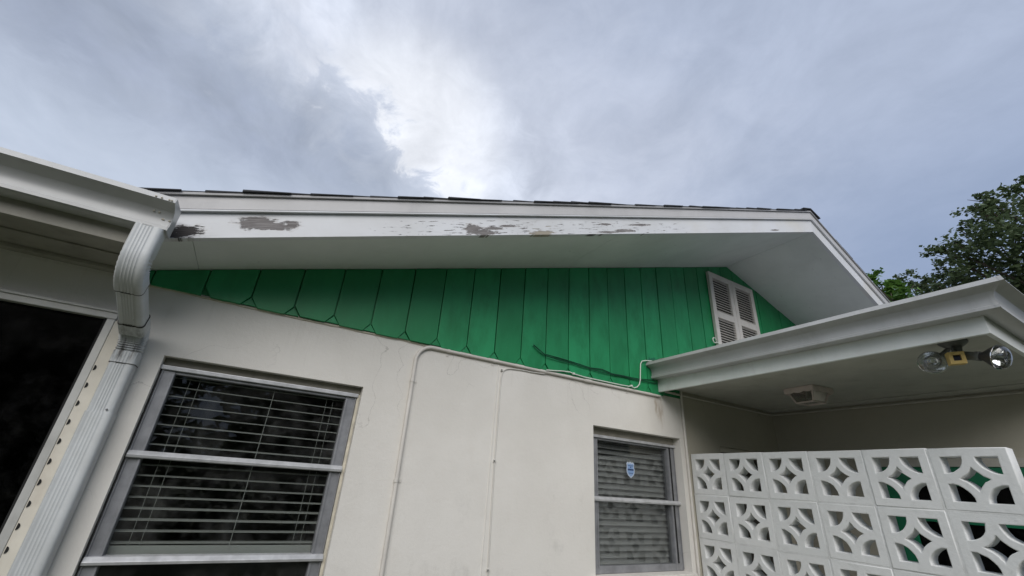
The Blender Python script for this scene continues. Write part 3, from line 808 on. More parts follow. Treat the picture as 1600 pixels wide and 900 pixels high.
A = Vector((0, -0.492, 2.431)); C1 = Vector((0, -0.492, 2.250)); C2 = Vector((0, -0.042, 2.088)); E_ = Vector((0, -0.042, 0.05))
p = fillet([A, C1, C2, E_], [0.10, 0.10], 16)
p = [(q.y, q.z) for q in p]
# p[0] start; p[1:18] first bend; p[18:35] second bend; p[35] end
def lerp2(a, b, q): return (a[0] + (b[0] - a[0]) * q, a[1] + (b[1] - a[1]) * q)
class Cr:
    def __init__(s, side, i0, i1, amp): s.side = side; s.i0 = i0; s.i1 = i1; s.amp = amp
    def __call__(s, i): return s.amp * (1 if (i % 2) else 0) if s.i0 <= i <= s.i1 else 0.0
el1 = [p[0], lerp2(p[0], p[1], 0.5)] + p[1:18] + [lerp2(p[17], p[18], 0.10)]
dsweep(el1, HW, HD, Cr(-1, 3, 17, 1.6)).build('elbow', 'downspout', ds, True, angle=35)
mid = [lerp2(p[17], p[18], 0.08), lerp2(p[17], p[18], 0.5), lerp2(p[17], p[18], 0.82)]
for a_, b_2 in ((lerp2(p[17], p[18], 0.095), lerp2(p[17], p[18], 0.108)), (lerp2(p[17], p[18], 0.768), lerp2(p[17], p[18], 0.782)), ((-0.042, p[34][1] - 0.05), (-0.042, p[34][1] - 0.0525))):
    dsweep([a_, b_2], HW + 0.0002, HD + 0.0002).build('seam', 'seam', ds)  # thin bands that paint in the shadow line of each joint
dsweep(mid, HW - 0.003, HD - 0.003).build('offset_pipe', 'downspout', ds, True, angle=35)
el2 = [lerp2(p[17], p[18], 0.78), lerp2(p[17], p[18], 0.9)] + p[18:35] + [(p[34][0], p[34][1] - 0.05)]
dsweep(el2, HW, HD, Cr(1, 2, 17, 1.7)).build('elbow', 'downspout', ds, True, angle=35)
dsweep([(-0.042, el2[-1][1] + 0.02), (-0.042, 1.9), (-0.042, 1.752)], HW - 0.0025, HD - 0.0025).build('pipe', 'downspout', ds, True, angle=35)
dsweep([(-0.042, 1.760), (-0.042, 1.2), (-0.042, 0.06)], HW + 0.001, HD + 0.0008).build('pipe', 'downspout', ds, True, angle=35)
b = MB(); b.lathe((-0.535, -0.0805, 1.772), (0, -1, 0), [(0, 0.004), (0.002, 0.004), (0.003, 0.002)], 8); b.build('rivet', 'screwmetal', ds)

# ------------------------------------------------------------------ conduits and cables
cn = thing('conduit', (0.75, 0.0, 0.2), 'painted metal conduit bending from the wall to run under the green siding', 'conduit')
path = fillet([(0.756, -0.013, 0.2), (0.747, -0.013, 2.342), (2.868, -0.013, 2.344)], [0.10], 10)
b = MB(); b.tube(dense(path, 0.2), 0.0112, 10); b.build('pipe', 'conduit', cn, True)
for x, z, v in ((0.7475, 2.12, True), (0.7485, 1.575, True), (0.752, 0.9, True), (1.281, 2.342, False), (2.502, 2.344, False), (0.95, 2.342, False)):
    b = MB()
    if v: b.tube([(x, -0.013, z - 0.008), (x, -0.013, z + 0.008)], 0.0136, 10); b.box(x + 0.008, x + 0.032, -0.004, -0.0005, z - 0.008, z + 0.008)
    else: b.tube([(x - 0.008, -0.013, z), (x + 0.008, -0.013, z)], 0.0136, 10); b.box(x - 0.008, x + 0.008, -0.004, -0.0005, z - 0.032, z - 0.008)
    b.build('strap', 'conduit', cn, True)
b = MB(); b.tube([(2.06, -0.013, 2.3435), (2.12, -0.013, 2.3435)], 0.0148, 12); b.build('coupling', 'conduit', cn, True)

cb = thing('cable', (1.36, 0.0, 0.2), 'thin painted cable with clips dropping down the wall between the two windows', 'cable')
pts = [(1.372, -0.005, 0.2), (1.366, -0.005, 0.8), (1.359, -0.005, 1.15), (1.352, -0.005, 1.45), (1.348, -0.005, 1.722), (1.349, -0.005, 2.0), (1.350, -0.005, 2.235)]
pts += [(1.354, -0.005, 2.268), (1.366, -0.005, 2.292), (1.388, -0.005, 2.306), (1.42, -0.006, 2.315), (1.50, -0.006, 2.321), (1.60, -0.006, 2.322), (1.70, -0.012, 2.328)]
b = MB(); b.tube(pts, 0.0042, 6); b.build('cord', 'wire', cb, True)
for x, z in ((1.352, 2.292), (1.348, 1.722), (1.359, 1.151)):
    b = MB(); b.box(x - 0.009, x + 0.007, -0.012, -0.0005, z - 0.007, z + 0.007); cl = b.build('clip', 'wire', cb, bevel=0.002)
    b = MB(); b.lathe((x - 0.005, -0.0125, z), (0, -1, 0), [(0, 0.0045), (0.003, 0.004), (0.004, 0.002)], 8); b.build('nail', 'screwmetal', cl)
cb2 = thing('cable', (1.32, 0.0, 0.2), 'faint painted-over wire running straight beside the clipped cable on the wall', 'cable')
b = MB(); b.tube([(1.312, -0.001, 0.2), (1.315, -0.001, 0.9), (1.319, -0.001, 1.5), (1.323, -0.001, 2.0), (1.327, -0.001, 2.33)], 0.0036, 6); b.build('cord', 'stucco', cb2, True)

cb3 = thing('cable', (2.6, 0.0, 2.3), 'pale cable resting on the conduit then looping up behind the porch gutter end', 'cable')
pts = [(1.70, -0.030, 2.352), (1.762, -0.031, 2.358), (1.83, -0.032, 2.368), (1.906, -0.033, 2.374), (1.942, -0.033, 2.367), (2.05, -0.032, 2.360), (2.28, -0.031, 2.361), (2.42, -0.031, 2.362), (2.50, -0.032, 2.364), (2.525, -0.033, 2.372), (2.535, -0.034, 2.366),
       (2.552, -0.036, 2.360), (2.585, -0.037, 2.372), (2.612, -0.037, 2.40), (2.626, -0.036, 2.44), (2.634, -0.034, 2.50), (2.645, -0.032, 2.575), (2.66, -0.035, 2.60), (2.70, -0.04, 2.612), (2.78, -0.06, 2.618)]
b = MB(); b.tube(pts, 0.0042, 7); b.build('cord', 'wirewhite', cb3, True)
b = MB()
for q in (pts[9], pts[4]): b.box(q[0] - 0.008, q[0] + 0.008, -0.040, -0.024, q[2] - 0.006, q[2] + 0.008)
b.build('clip', 'wirewhite', cb3, bevel=0.002)

cb4 = thing('cable', (2.1, 0.0, 2.4), 'dark green painted pair of loose cables tacked across the siding boards', 'cable')
pa = [(1.577, -0.034, 2.512), (1.62, -0.038, 2.487), (1.674, -0.036, 2.463), (1.78, -0.032, 2.462), (1.90, -0.031, 2.457), (2.0, -0.033, 2.449), (2.10, -0.032, 2.442), (2.22, -0.033, 2.452), (2.32, -0.031, 2.436), (2.45, -0.031, 2.441), (2.52, -0.031, 2.44), (2.62, -0.03, 2.444), (2.72, -0.03, 2.456), (2.80, -0.03, 2.464)]
b = MB(); b.tube(pa, 0.0034, 6); b.build('cord', 'wiregreen', cb4, True)
pa = [(1.577, -0.040, 2.510), (1.63, -0.045, 2.478), (1.68, -0.043, 2.452), (1.80, -0.036, 2.444), (1.92, -0.034, 2.441), (2.02, -0.036, 2.436), (2.11, -0.035, 2.433), (2.22, -0.036, 2.428), (2.33, -0.034, 2.428), (2.45, -0.033, 2.434), (2.52, -0.032, 2.431), (2.62, -0.032, 2.434), (2.72, -0.031, 2.436), (2.82, -0.031, 2.44)]
b = MB(); b.tube(pa, 0.0034, 6); b.build('cord', 'wiregreen', cb4, True)

pc = thing('conduit', (3.135, 0, 0.1), 'thin white vertical conduit on the wall corner beside the block screen', 'conduit')
b = MB(); b.tube(dense([(3.128, -0.012, 0.1), (3.138, -0.012, 2.425)], 0.3), 0.0105, 10); b.build('pipe', 'conduit', pc, True)
pc2 = thing('conduit', (3.8, 0, 2.39), 'thin conduit along the porch wall just under the porch ceiling', 'conduit')
path = fillet([(2.90, -0.012, 2.392), (4.488, -0.012, 2.395), (4.488, -1.78, 2.395)], [0.05], 6)
b = MB(); b.tube(dense(path, 0.3), 0.009, 8); b.build('pipe', 'pipe_dark', pc2, True)
for x in (3.05, 3.62, 4.2):
    b = MB(); b.tube([(x - 0.008, -0.012, 2.3935), (x + 0.008, -0.012, 2.3935)], 0.012, 8); b.build('strap', 'pipe_dark', pc2, True)
for y in (-0.55, -1.15):
    b = MB(); b.tube([(4.488, y - 0.01, 2.395), (4.488, y + 0.01, 2.395)], 0.012, 8); b.build('strap', 'pipe_dark', pc2, True)

# ------------------------------------------------------------------ louvered shutters in the gable
def shutter(xa, xb, label):
    s = thing('louvered_shutter', ((xa + xb) / 2, 0, 2.95), label, 'shutter', 'white louvered shutters in the gable')
    f = MB(); sw = 0.055; z0, z1 = 2.90, 3.772; y0, y1 = -0.062, -0.030
    f.box(xa, xa + sw, y0, y1, z0, z1); f.box(xb - sw, xb, y0, y1, z0, z1)
    f.box(xa + sw, xb - sw, y0, y1, z1 - 0.06, z1); f.box(xa + sw, xb - sw, y0, y1, z0, z0 + 0.055)
    f.box(xa + sw, xb - sw, y0, y1, 3.265, 3.335)
    f.build('frame', 'shutter', s, bevel=0.003)
    b_ = MB(); b_.box(xa + sw, xb - sw, -0.033, -0.030, z0 + 0.05, z1 - 0.05); b_.build('backing', 'door', s)
    for za, zb_ in ((3.338, z1 - 0.063), (z0 + 0.058, 3.262)):
        n = max(1, int((zb_ - za) / 0.0272)); st = (zb_ - za) / n
        for i in range(n):
            z = za + (i + 0.5) * st
            l = MB(); l.prism([(xa + sw, -0.060, z - 0.0065), (xa + sw, -0.0545, z - 0.0105), (xa + sw, -0.0365, z + 0.0065), (xa + sw, -0.040, z + 0.0095)], (xb - xa - 2 * sw, 0, 0))
            l.build('slat', 'shutter', s)
    return s
shutter(3.706, 4.086, 'left white louvered shutter in the green gable, with cable loop at its foot')
shutter(4.090, 4.472, 'right white louvered shutter in the green gable, nearer the right roof slope')
lp = thing('cable', (3.66, -0.05, 3.0), 'small white cable loop at the foot of the left louvered shutter', 'cable')
b = MB(); b.tube(arc((3.665, 3.0), 0.026, 20, 330, 18, 'xz', -0.05) + [(3.71, -0.06, 2.975), (3.73, -0.07, 2.95)], 0.0055, 7); b.build('cord', 'wirewhite', lp, True)

# ------------------------------------------------------------------ breeze-block screen
bs = thing('breeze_block_screen', (3.23, -0.92, 0.09), 'white painted breeze block screen wall with pierced arc pattern under the porch', 'block wall')
def block_mesh(seed):
    rnd = random.Random(seed)
    cu = bpy.data.curves.new('block', 'CURVE'); cu.dimensions = '2D'; cu.fill_mode = 'BOTH'
    cu.extrude = 0.05 - 0.0045; cu.bevel_depth = 0.0045; cu.bevel_resolution = 1; cu.offset = -0.0045
    def spl(pts):
        sp = cu.splines.new('POLY'); sp.points.add(len(pts) - 1); sp.use_cyclic_u = True
        for q, (a, c) in zip(sp.points, pts): q.co = (a + rnd.uniform(-1, 1) * 0.0013, c + rnd.uniform(-1, 1) * 0.0013, 0, 1)
    h = 0.1498; hw = 0.107
    spl([(-h, -h), (0, -h), (h, -h), (h, 0), (h, h), (0, h), (-h, h), (-h, 0)])
    ri, ro = 0.082, 0.1185
    for sx, sy in ((1, 1), (-1, 1), (-1, -1), (1, -1)):
        cx, cy = sx * hw, sy * hw
        pts = [(cx, cy)]
        for k in range(8):
            a = rad(90 * k / 7); pts.append((cx - sx * ri * math.cos(a), cy - sy * ri * math.sin(a)))
        spl(pts)
    pts = []
    for sx, sy, a0 in ((1, 1, 180), (-1, 1, 270), (-1, -1, 0), (1, -1, 90)):
        lim = math.degrees(math.acos(hw / ro)) + 0.6
        rng = [a0 + lim + (90 - 2 * lim) * k / 6 for k in range(7)]
        seg = [(sx * hw + ro * math.cos(rad(a)), sy * hw + ro * math.sin(rad(a))) for a in rng]
        pts += seg[::-1]
    spl(pts)
    o = bpy.data.objects.new('tmp', cu); COL.objects.link(o)
    dg = bpy.context.evaluated_depsgraph_get()
    me = bpy.data.meshes.new_from_object(o.evaluated_get(dg))
    bpy.data.objects.remove(o)
    # curve lies in its own xy plane; stand it up: x -> -y, y -> z, z -> -x
    me.transform(Matrix(((0, 0, -1, 0), (-1, 0, 0, 0), (0, 1, 0, 0), (0, 0, 0, 1))))
    me.materials.clear(); me.materials.append(M['block'])
    bm = bmesh.new(); bm.from_mesh(me)
    bmesh.ops.recalc_face_normals(bm, faces=bm.faces)
    bm.to_mesh(me); bm.free()
    return me
bmesh_list = [block_mesh(s) for s in (1, 2, 3, 4)]
PB = 0.305; ZP = 0.302
L = Vector(ROOT[bs.name])
for r in range(6):
    for c in range(6):
        o = bpy.data.objects.new('block', random.choice(bmesh_list)); COL.objects.link(o); o.parent = bs
        wp = Vector((3.23 + random.uniform(-0.0022, 0.0022), -0.004 - PB * (c + 0.5), 1.92 - ZP * (r + 0.5)))
        o.location = wp - L
        o.rotation_euler = (random.choice((0, PI / 2, PI, -PI / 2)) + random.uniform(-0.006, 0.006), random.uniform(-0.006, 0.006), random.uniform(-0.006, 0.006))
        o.scale = (1, 1, 0.992)
b = MB()
for r in range(1, 6):
    z = 1.92 - ZP * r; b.box(3.1815, 3.2785, -1.83, -0.006, z - 0.006, z + 0.006)
for c in range(1, 6):
    y = -0.004 - PB * c
    for r in range(6): b.box(3.182, 3.278, y - 0.006, y + 0.006, 1.92 - ZP * (r + 1) + 0.0065, 1.92 - ZP * r - 0.0065)
b.box(3.184, 3.276, -1.83, -0.006, 0.098, 0.11)
mo = b.build('mortar', 'mortar', bs)

# ------------------------------------------------------------------ green window in the porch side wall, seen through the screen
gw = MB()
gx = 4.508
def fr(y0, y1, z0, z1, d=0.03): gw.box(gx - d, gx, y1, y0, z0, z1)
fr(-0.815, -0.925, 0.35, 1.915); fr(-1.62, -1.74, 0.35, 1.915); fr(-0.926, -1.619, 1.79, 1.915); fr(-0.926, -1.619, 0.35, 0.47); fr(-0.926, -1.619, 1.545, 1.605, 0.022); fr(-0.926, -1.619, 1.15, 1.21, 0.022)
d = gw.build('side_door', 'green_dark', house, bevel=0.003); d['label'] = 'dark green glazed door seen through the block screen'
b = MB(); b.box(gx - 0.008, gx - 0.002, -1.619, -0.926, 0.47, 1.79); b.build('pane', 'glass_dark', d)
b = MB(); b.box(gx - 0.0015, gx, -1.619, -0.926, 0.47, 1.79); b.build('panel', 'black', d)
b = MB(); b.box(gx - 0.035, gx, -1.76, -0.79, 1.918, 1.945); b.box(gx - 0.02, gx, -1.76, -0.79, 1.945, 1.975); b.build('head_moulding', 'pipe_dark', d, bevel=0.002)

# ------------------------------------------------------------------ blinds
vb = thing('venetian_blind', (0.016, 0.115, 1.24), 'pale open venetian blind hanging behind the large window', 'blind')
z = 1.272
i = 0
while z < 1.975:
    b = MB()
    pts = [(-0.405, 0.090 + 0.048 * k / 4, z + 0.003 * math.sin(PI * k / 4) + 0.0035 * (k / 4 - 0.5) + random.uniform(-0.0006, 0.0006)) for k in range(5)]
    dz = random.uniform(-0.0015, 0.0015)
    b.loft([[(-0.396, y, zz_) for _, y, zz_ in pts] + [(-0.396, y, zz_ - 0.0018) for _, y, zz_ in pts[::-1]], [(0.428, y, zz_ + dz) for _, y, zz_ in pts] + [(0.428, y, zz_ - 0.0018 + dz) for _, y, zz_ in pts[::-1]]])
    b.build('slat', 'slat', vb, True); z += 0.0432
b = MB(); b.box(-0.398, 0.43, 0.092, 0.136, 1.226, 1.262); b.build('bottom_rail', 'slat', vb, bevel=0.003)
b = MB(); b.box(-0.398, 0.43, 0.088, 0.140, 1.972, 1.997); b.build('head_rail', 'slat', vb, bevel=0.003)
for x in (-0.315, -0.275, 0.055, 0.318, 0.352):
    b = MB(); b.tube([(x, 0.087, 1.25), (x, 0.087, 1.99)], 0.0008 if abs(x - 0.055) > 0.01 else 0.0014, 5); b.build('lift_cord', 'cord', vb)
vb2 = thing('venetian_blind', (2.62, 0.15, 1.1), 'grey half closed venetian blind behind the window with the sticker', 'blind')
z = 1.11
while z < 1.97:
    b = MB(); dz = random.uniform(-0.002, 0.002)
    b.loft([[(x, 0.128, z - 0.016 + d_), (x, 0.150, z + d_), (x, 0.163, z + 0.017 + d_), (x, 0.1645, z + 0.016 + d_), (x, 0.152, z - 0.0015 + d_), (x, 0.130, z - 0.0175 + d_)] for x, d_ in ((2.2, 0), (3.04, dz))])
    b.build('slat', 'slat_grey', vb2); z += 0.040

# ------------------------------------------------------------------ shield sticker on the right window
st = thing('security_sticker', (2.612, 0.09, 1.68), 'small blue and white shield sticker on the right window pane', 'sticker')
SY = 0.0965
def shield(s, cx, cz):
    P_ = [(-0.050, 0.050), (-0.036, 0.066), (-0.018, 0.060), (0, 0.068), (0.018, 0.060), (0.036, 0.066), (0.050, 0.050), (0.043, 0.030), (0.050, 0.0), (0.047, -0.030), (0.030, -0.052), (0.012, -0.062), (0, -0.072), (-0.012, -0.062), (-0.030, -0.052), (-0.047, -0.030), (-0.050, 0.0), (-0.043, 0.030)]
    return [(cx + a * s, cz + c * s) for a, c in P_]
M['stw'] = simple('sticker_white', (0.55, 0.62, 0.72), 0.4, 0.04)
M['stb'] = simple('sticker_blue', (0.26, 0.40, 0.66), 0.4, 0.04)
M['std'] = simple('sticker_ink', (0.02, 0.05, 0.16), 0.4, 0.04)
cx, cz = 2.600, 1.757
b = MB(); b.prism([(x, SY, z) for x, z in shield(0.84, cx, cz)], (0, 0.001, 0)); b.build('border', 'stw', st)
b = MB(); b.prism([(x, SY - 0.0014, z) for x, z in shield(0.68, cx, cz - 0.001)], (0, 0.001, 0)); b.build('field', 'stb', st)
b = MB()
yy = SY - 0.0026
for a0, a1, z0, z1 in ((-0.026, 0.026, 0.026, 0.030), (-0.005, 0.005, 0.013, 0.021), (-0.029, -0.011, -0.006, 0.006), (-0.009, 0.010, -0.006, 0.006), (0.012, 0.029, -0.006, 0.006), (-0.022, 0.022, -0.027, -0.0235)):
    b.box(cx + a0, cx + a1, yy, yy + 0.001, cz + z0, cz + z1)
b.build('print', 'std', st)

# ------------------------------------------------------------------ porch ceiling lantern
cl = thing('ceiling_light', (3.69, -0.77, 2.43), 'white lantern ceiling light with scalloped skirt under the porch ceiling', 'ceiling light')
ca, sa = math.cos(rad(-8)), math.sin(rad(-8))
def rt(x, y, z): return (3.69 + x * ca - y * sa, -0.77 + x * sa + y * ca, z)
b = MB()
q = 0.115
b.prism([rt(-q, -q, 2.422), rt(q, -q, 2.422), rt(q, q, 2.422), rt(-q, q, 2.422)], (0, 0, 0.007))
for k in range(4):
    a = rad(90 * k); c, s_ = math.cos(a), math.sin(a)
    tp = []; bt = []
    n = 24
    for i in range(n + 1):
        u = -q + 2 * q * i / n
        dz = 0.032 + 0.008 * abs(math.sin(3 * PI * i / n))
        tp.append((u, 2.4225)); bt.append((u, 2.4225 - dz))
    outl = tp + bt[::-1]
    pts = [rt(u * c - (-q - 0.004) * s_, u * s_ + (-q - 0.004) * c, z) for u, z in outl]
    vec = Vector(rt(0 * c - 0.004 * s_, 0.004 * c, 0)) - Vector(rt(0, 0, 0))
    for i in range(n):
        b.prism([pts[i], pts[i + 1], pts[2 * n + 1 - i - 1], pts[2 * n + 1 - i]], vec)
b.build('skirt', 'lampmetal', cl)
t0, t1, zt, zl = 0.100, 0.068, 2.412, 2.318
b = MB()
cs = [(-1, -1), (1, -1), (1, 1), (-1, 1)]
for k in range(4):
    x, y = cs[k]; x2, y2 = cs[(k + 1) % 4]
    b.tube([rt(x * t0, y * t0, zt), rt(x * t1, y * t1, zl)], 0.0065, 6)
    b.tube([rt(x * t1, y * t1, zl), rt(x2 * t1, y2 * t1, zl)], 0.0068, 6)
b.build('frame', 'lampmetal', cl)
for k in range(4):
    x, y = cs[k]; x2, y2 = cs[(k + 1) % 4]
    b = MB(); b.quad(rt(x * t0 * .96, y * t0 * .96, zt), rt(x2 * t0 * .96, y2 * t0 * .96, zt), rt(x2 * t1 * .96, y2 * t1 * .96, zl), rt(x * t1 * .96, y * t1 * .96, zl)); b.build('pane', 'lampglass', cl)
b = MB(); b.quad(*[rt(x * t1 * .95, y * t1 * .95, zl + 0.001) for x, y in cs]); b.build('pane', 'lampglass', cl)
b = MB(); b.lathe(rt(0, 0, 2.415), (0, 0, -1), [(0, 0.014), (0.02, 0.016), (0.045, 0.026), (0.062, 0.024), (0.072, 0.008)], 14); b.build('bulb', 'slat', cl, True)

# ------------------------------------------------------------------ floodlight at the porch corner
fl = thing('floodlight', (3.03, -1.83, 2.43), 'twin bulb floodlight with yellowed sensor box at the porch corner', 'floodlight')
b = MB()
b.lathe((3.06, -1.815, 2.43), (0, 0, -1), [(0, 0.058), (0.008, 0.060), (0.016, 0.054), (0.030, 0.036), (0.034, 0.012)], 20); b.build('base', 'bronze', fl, True)
def flood(neck, aim, mir):
    a = Vector(aim).normalized(); n0 = Vector(neck)
    b_ = MB(); b_.lathe(n0, a, [(-0.045, 0.019), (-0.044, 0.021), (0.0, 0.0215), (0.004, 0.024), (0.018, 0.024), (0.019, 0.019)], 16); h = b_.build('lamp_holder', 'bronze', fl, True)
    b_ = MB(); b_.lathe(n0, a, [(0.017, 0.018), (0.028, 0.021), (0.045, 0.033), (0.062, 0.046), (0.078, 0.056), (0.083, 0.058)], 24); b_.f = b_.f[:-1]
    b_.build('reflector', 'neck', h, True)
    b_ = MB(); rings = [(0.081, 0.0565), (0.066, 0.047), (0.052, 0.034), (0.042, 0.018), (0.038, 0.004)]
    b_.lathe(n0, a, rings, 24); 
    b_.f = b_.f[:-2]
    b_.build('mirror', mir, h, True)
    b_ = MB(); b_.lathe(n0, a, [(0.0832, 0.0582), (0.092, 0.059), (0.104, 0.054), (0.114, 0.042), (0.120, 0.024), (0.122, 0.006)], 24)
    b_.f = b_.f[:-2]
    b_.build('lens', 'bulbfrost' if mir == 'mirror_soft' else 'bulbglass', h, True)
    b_ = MB()
    for rr in (0.013, 0.024):
        ri = []
        x = a.orthogonal().normalized(); y = a.cross(x)
        b_.tube([n0 + a * (0.1205 - rr * 0.15) + (x * math.cos(2 * PI * k / 16) + y * math.sin(2 * PI * k / 16)) * rr for k in range(17)], 0.0022, 5)
    b_.build('lens_ring', 'bulbglass', h, True)
    b_ = MB(); b_.tube([n0 + a * 0.084 + (x * math.cos(2 * PI * k / 32) + y * math.sin(2 * PI * k / 32)) * 0.0575 for k in range(33)], 0.003, 6)
    b_.build('rim', 'mirror', h, True)
    return n0 + a * -0.04
l_aim = Vector((-0.95, -0.30, -0.05)).normalized()
lc = Vector((3.0, -1.726, 2.326))
e1 = flood(lc - l_aim * 0.095, l_aim, 'mirror_soft')
r_aim = Vector((-0.22, -0.93, -0.30)).normalized()
rc = Vector((3.0, -1.975, 2.300))
e2 = flood(rc - r_aim * 0.095, r_aim, 'mirror')
b = MB(); b.tube(fillet([(3.06, -1.80, 2.40), (3.072, -1.755, 2.375), tuple(e1)], [0.02], 4), 0.011, 8); b.build('arm', 'bronze', fl, True)
b = MB(); b.tube(fillet([(3.06, -1.83, 2.40), (3.035, -1.825, 2.352), tuple(e2)], [0.02], 4), 0.016, 10); b.build('arm', 'bronze', fl, True)
# sensor box, turned towards the yard
sx = Vector((-0.90, -0.42, -0.10)).normalized(); sr = sx.cross(Vector((0, 0, 1))).normalized(); su = sr.cross(sx).normalized()
sc = Vector((2.985, -1.822, 2.322))
def sbox(mb, hw, hh, d0, d1):
    r = [[sc + sx * d + sr * (hw * i) + su * (hh * j) for i, j in ((-1, -1), (1, -1), (1, 1), (-1, 1))] for d in (d0, d1)]
    mb.loft(r)
b = MB(); hh = 0.030
for (i0, i1, j0, j1) in ((-1, 1, 0.48, 1), (-1, 1, -1, -0.48), (-1, -0.5, -0.48, 0.48), (0.5, 1, -0.48, 0.48)):
    b.loft([[sc + sx * d + sr * (hh * i) + su * (hh * j) for i, j in ((i0, j0), (i1, j0), (i1, j1), (i0, j1))] for d in (0.0, 0.03)])
sbox(b, hh, hh, -0.035, -0.001)
sb = b.build('sensor', 'sensor', fl)
b = MB(); sbox(b, 0.0148, 0.0142, 0.0005, 0.012); b.build('sensor_lens', 'lens', sb)
b = MB(); b.tube([(3.055, -1.815, 2.40), tuple(sc - sx * 0.02 + su * 0.02)], 0.010, 8); b.build('sensor_arm', 'bronze', fl, True)

# ------------------------------------------------------------------ trees beyond the porch roof
def leaf_cloud(mb, clusters, per, size, rnd, spread=1.45):
    for (cx_, cy_, cz_, r) in clusters:
        n = int(per * (r / 0.3) ** 2.0) + 14
        sub = [(rnd.gauss(0, 0.55), rnd.gauss(0, 0.55), rnd.gauss(0, 0.42)) for _ in range(max(4, int(n / 26)))]
        for _ in range(n):
            s_ = rnd.choice(sub)
            k = 0.26
            x = cx_ + r * spread * (s_[0] + rnd.gauss(0, k)); y = cy_ + r * spread * (s_[1] + rnd.gauss(0, k)); z = cz_ + r * spread * (s_[2] + rnd.gauss(0, k * 0.7))
            l = size * rnd.uniform(0.6, 1.3); w_ = l * rnd.uniform(0.28, 0.42)
            a = Vector((rnd.gauss(0, 1), rnd.gauss(0, 1), rnd.gauss(-0.1, 0.55))).normalized()
            s2 = a.cross(Vector((rnd.gauss(0, 0.5), rnd.gauss(0, 0.5), 1))).normalized()
            nn = a.cross(s2); c = Vector((x, y, z))
            mb.quad(c - a * l * .5, c + s2 * w_ + nn * w_ * 0.25, c + a * l * .5, c - s2 * w_ + nn * w_ * 0.25)
def tree(name, clusters, extra, trunk, label, leaf, per, size, seed, spread=1.45):
    rnd = random.Random(seed)
    base, tr0, topz = trunk
    t_ = thing(name, (base[0], base[1], 0), label, 'tree')
    mb = MB()
    fork = Vector((base[0] + 0.3, base[1] + 0.2, topz))
    mb.tube([(base[0], base[1], -0.1), (base[0] + 0.05, base[1], 0.4), (base[0] + 0.2, base[1] + 0.1, topz * 0.5), fork], [tr0 * 1.5, tr0, tr0 * 0.85, tr0 * 0.7], 12)
    mb.build('trunk', 'bark', t_, True)
    br = MB()
    allc = clusters + extra
    for (x, y, z, r) in allc[::2]:
        e = Vector((x, y, z)); m_ = fork.lerp(e, 0.5) + Vector((rnd.uniform(-.3, .3), rnd.uniform(-.3, .3), rnd.uniform(-.5, 0.1)))
        br.tube([fork - Vector((0, 0, 0.2)), fork.lerp(m_, 0.5) + Vector((0, 0, rnd.uniform(-0.2, 0.2))), m_, m_.lerp(e, 0.6), e], [tr0 * 0.35, tr0 * 0.22, tr0 * 0.14, 0.03, 0.012], 6)
        for _ in range(4):
            q_ = e + Vector((rnd.gauss(0, r), rnd.gauss(0, r), rnd.gauss(0.1, r * 0.7))); st_ = m_.lerp(e, rnd.uniform(0.5, 1))
            br.tube([st_, st_.lerp(q_, 0.5) + Vector((0, 0, 0.05)), q_], [0.02, 0.013, 0.006], 4)
    br.build('limbs', 'bark', t_, True)
    lm = MB(); leaf_cloud(lm, allc, per, size, rnd, spread)
    lm.build('crown', leaf, t_)
OAK = [(15.65, -1.33, 9.51, 0.16), (15.55, -1.08, 9.44, 0.14), (15.79, -0.65, 9.68, 0.15), (15.44, -0.78, 9.24, 0.19), (15.37, -0.51, 9.15, 0.17), (15.68, -0.65, 9.0, 0.31), (16.93, -0.87, 9.44, 0.38), (16.11, -0.11, 9.16, 0.15), (16.29, -0.14, 8.93, 0.27), (15.2, -0.5, 8.2, 0.35), (15.99, -0.7, 8.14, 0.46), (15.49, 0.21, 8.33, 0.19), (15.41, 0.44, 8.37, 0.15), (15.34, 0.65, 8.35, 0.14), (15.34, 0.09, 7.98, 0.23), (16.13, 0.53, 8.34, 0.16), (16.61, -0.05, 8.1, 0.38), (15.95, 0.82, 7.94, 0.16), (16.17, 0.61, 7.82, 0.25), (15.19, 0.12, 7.27, 0.28), (15.42, 0.85, 7.38, 0.18), (15.69, 1.14, 7.71, 0.14), (16.16, 0.55, 7.43, 0.3), (16.67, -0.01, 7.57, 0.44), (16.79, -0.43, 7.44, 0.56), (14.98, -1.53, 8.0, 0.48), (16.2, -1.14, 7.17, 0.69), (16.4, -1.94, 7.61, 0.71), (16.01, -2.05, 8.68, 0.48), (15.47, -1.52, 8.97, 0.2), (15.93, -1.99, 6.43, 0.65), (14.99, -1.12, 8.04, 0.3)]
OAKX = [(17.5, -3.0, 8.6, 0.9), (16.8, -3.6, 7.4, 0.9), (18.5, -2.2, 8.2, 0.9), (18.6, -3.4, 9.4, 0.8), (17.6, -1.4, 6.4, 0.8), (16.3, -3.3, 6.3, 0.8), (19.2, -4.2, 7.6, 0.9)]
tree('oak_tree', OAK, OAKX, ((17.4, -2.4), 0.38, 5.2), 'large dark oak with open leafy crown beyond the porch roof at right', 'oakleaf', 270, 0.12, 11, 1.42)
FAR = [(18.85, 2.14, 9.12, 0.2), (18.66, 2.37, 9.13, 0.16), (18.54, 1.9, 8.57, 0.22), (18.24, 2.18, 8.58, 0.17), (19.06, 1.83, 8.5, 0.26), (18.71, 1.41, 8.13, 0.28)]
FARX = [(19.4, 2.0, 7.6, 0.6), (19.0, 1.2, 7.2, 0.6), (19.8, 2.8, 7.0, 0.6)]
tree('oak_tree', FAR, FARX, ((19.5, 1.9), 0.22, 5.0), 'small far dark tree between the bright green tree and the large oak', 'oakleaf', 260, 0.13, 12, 1.4)
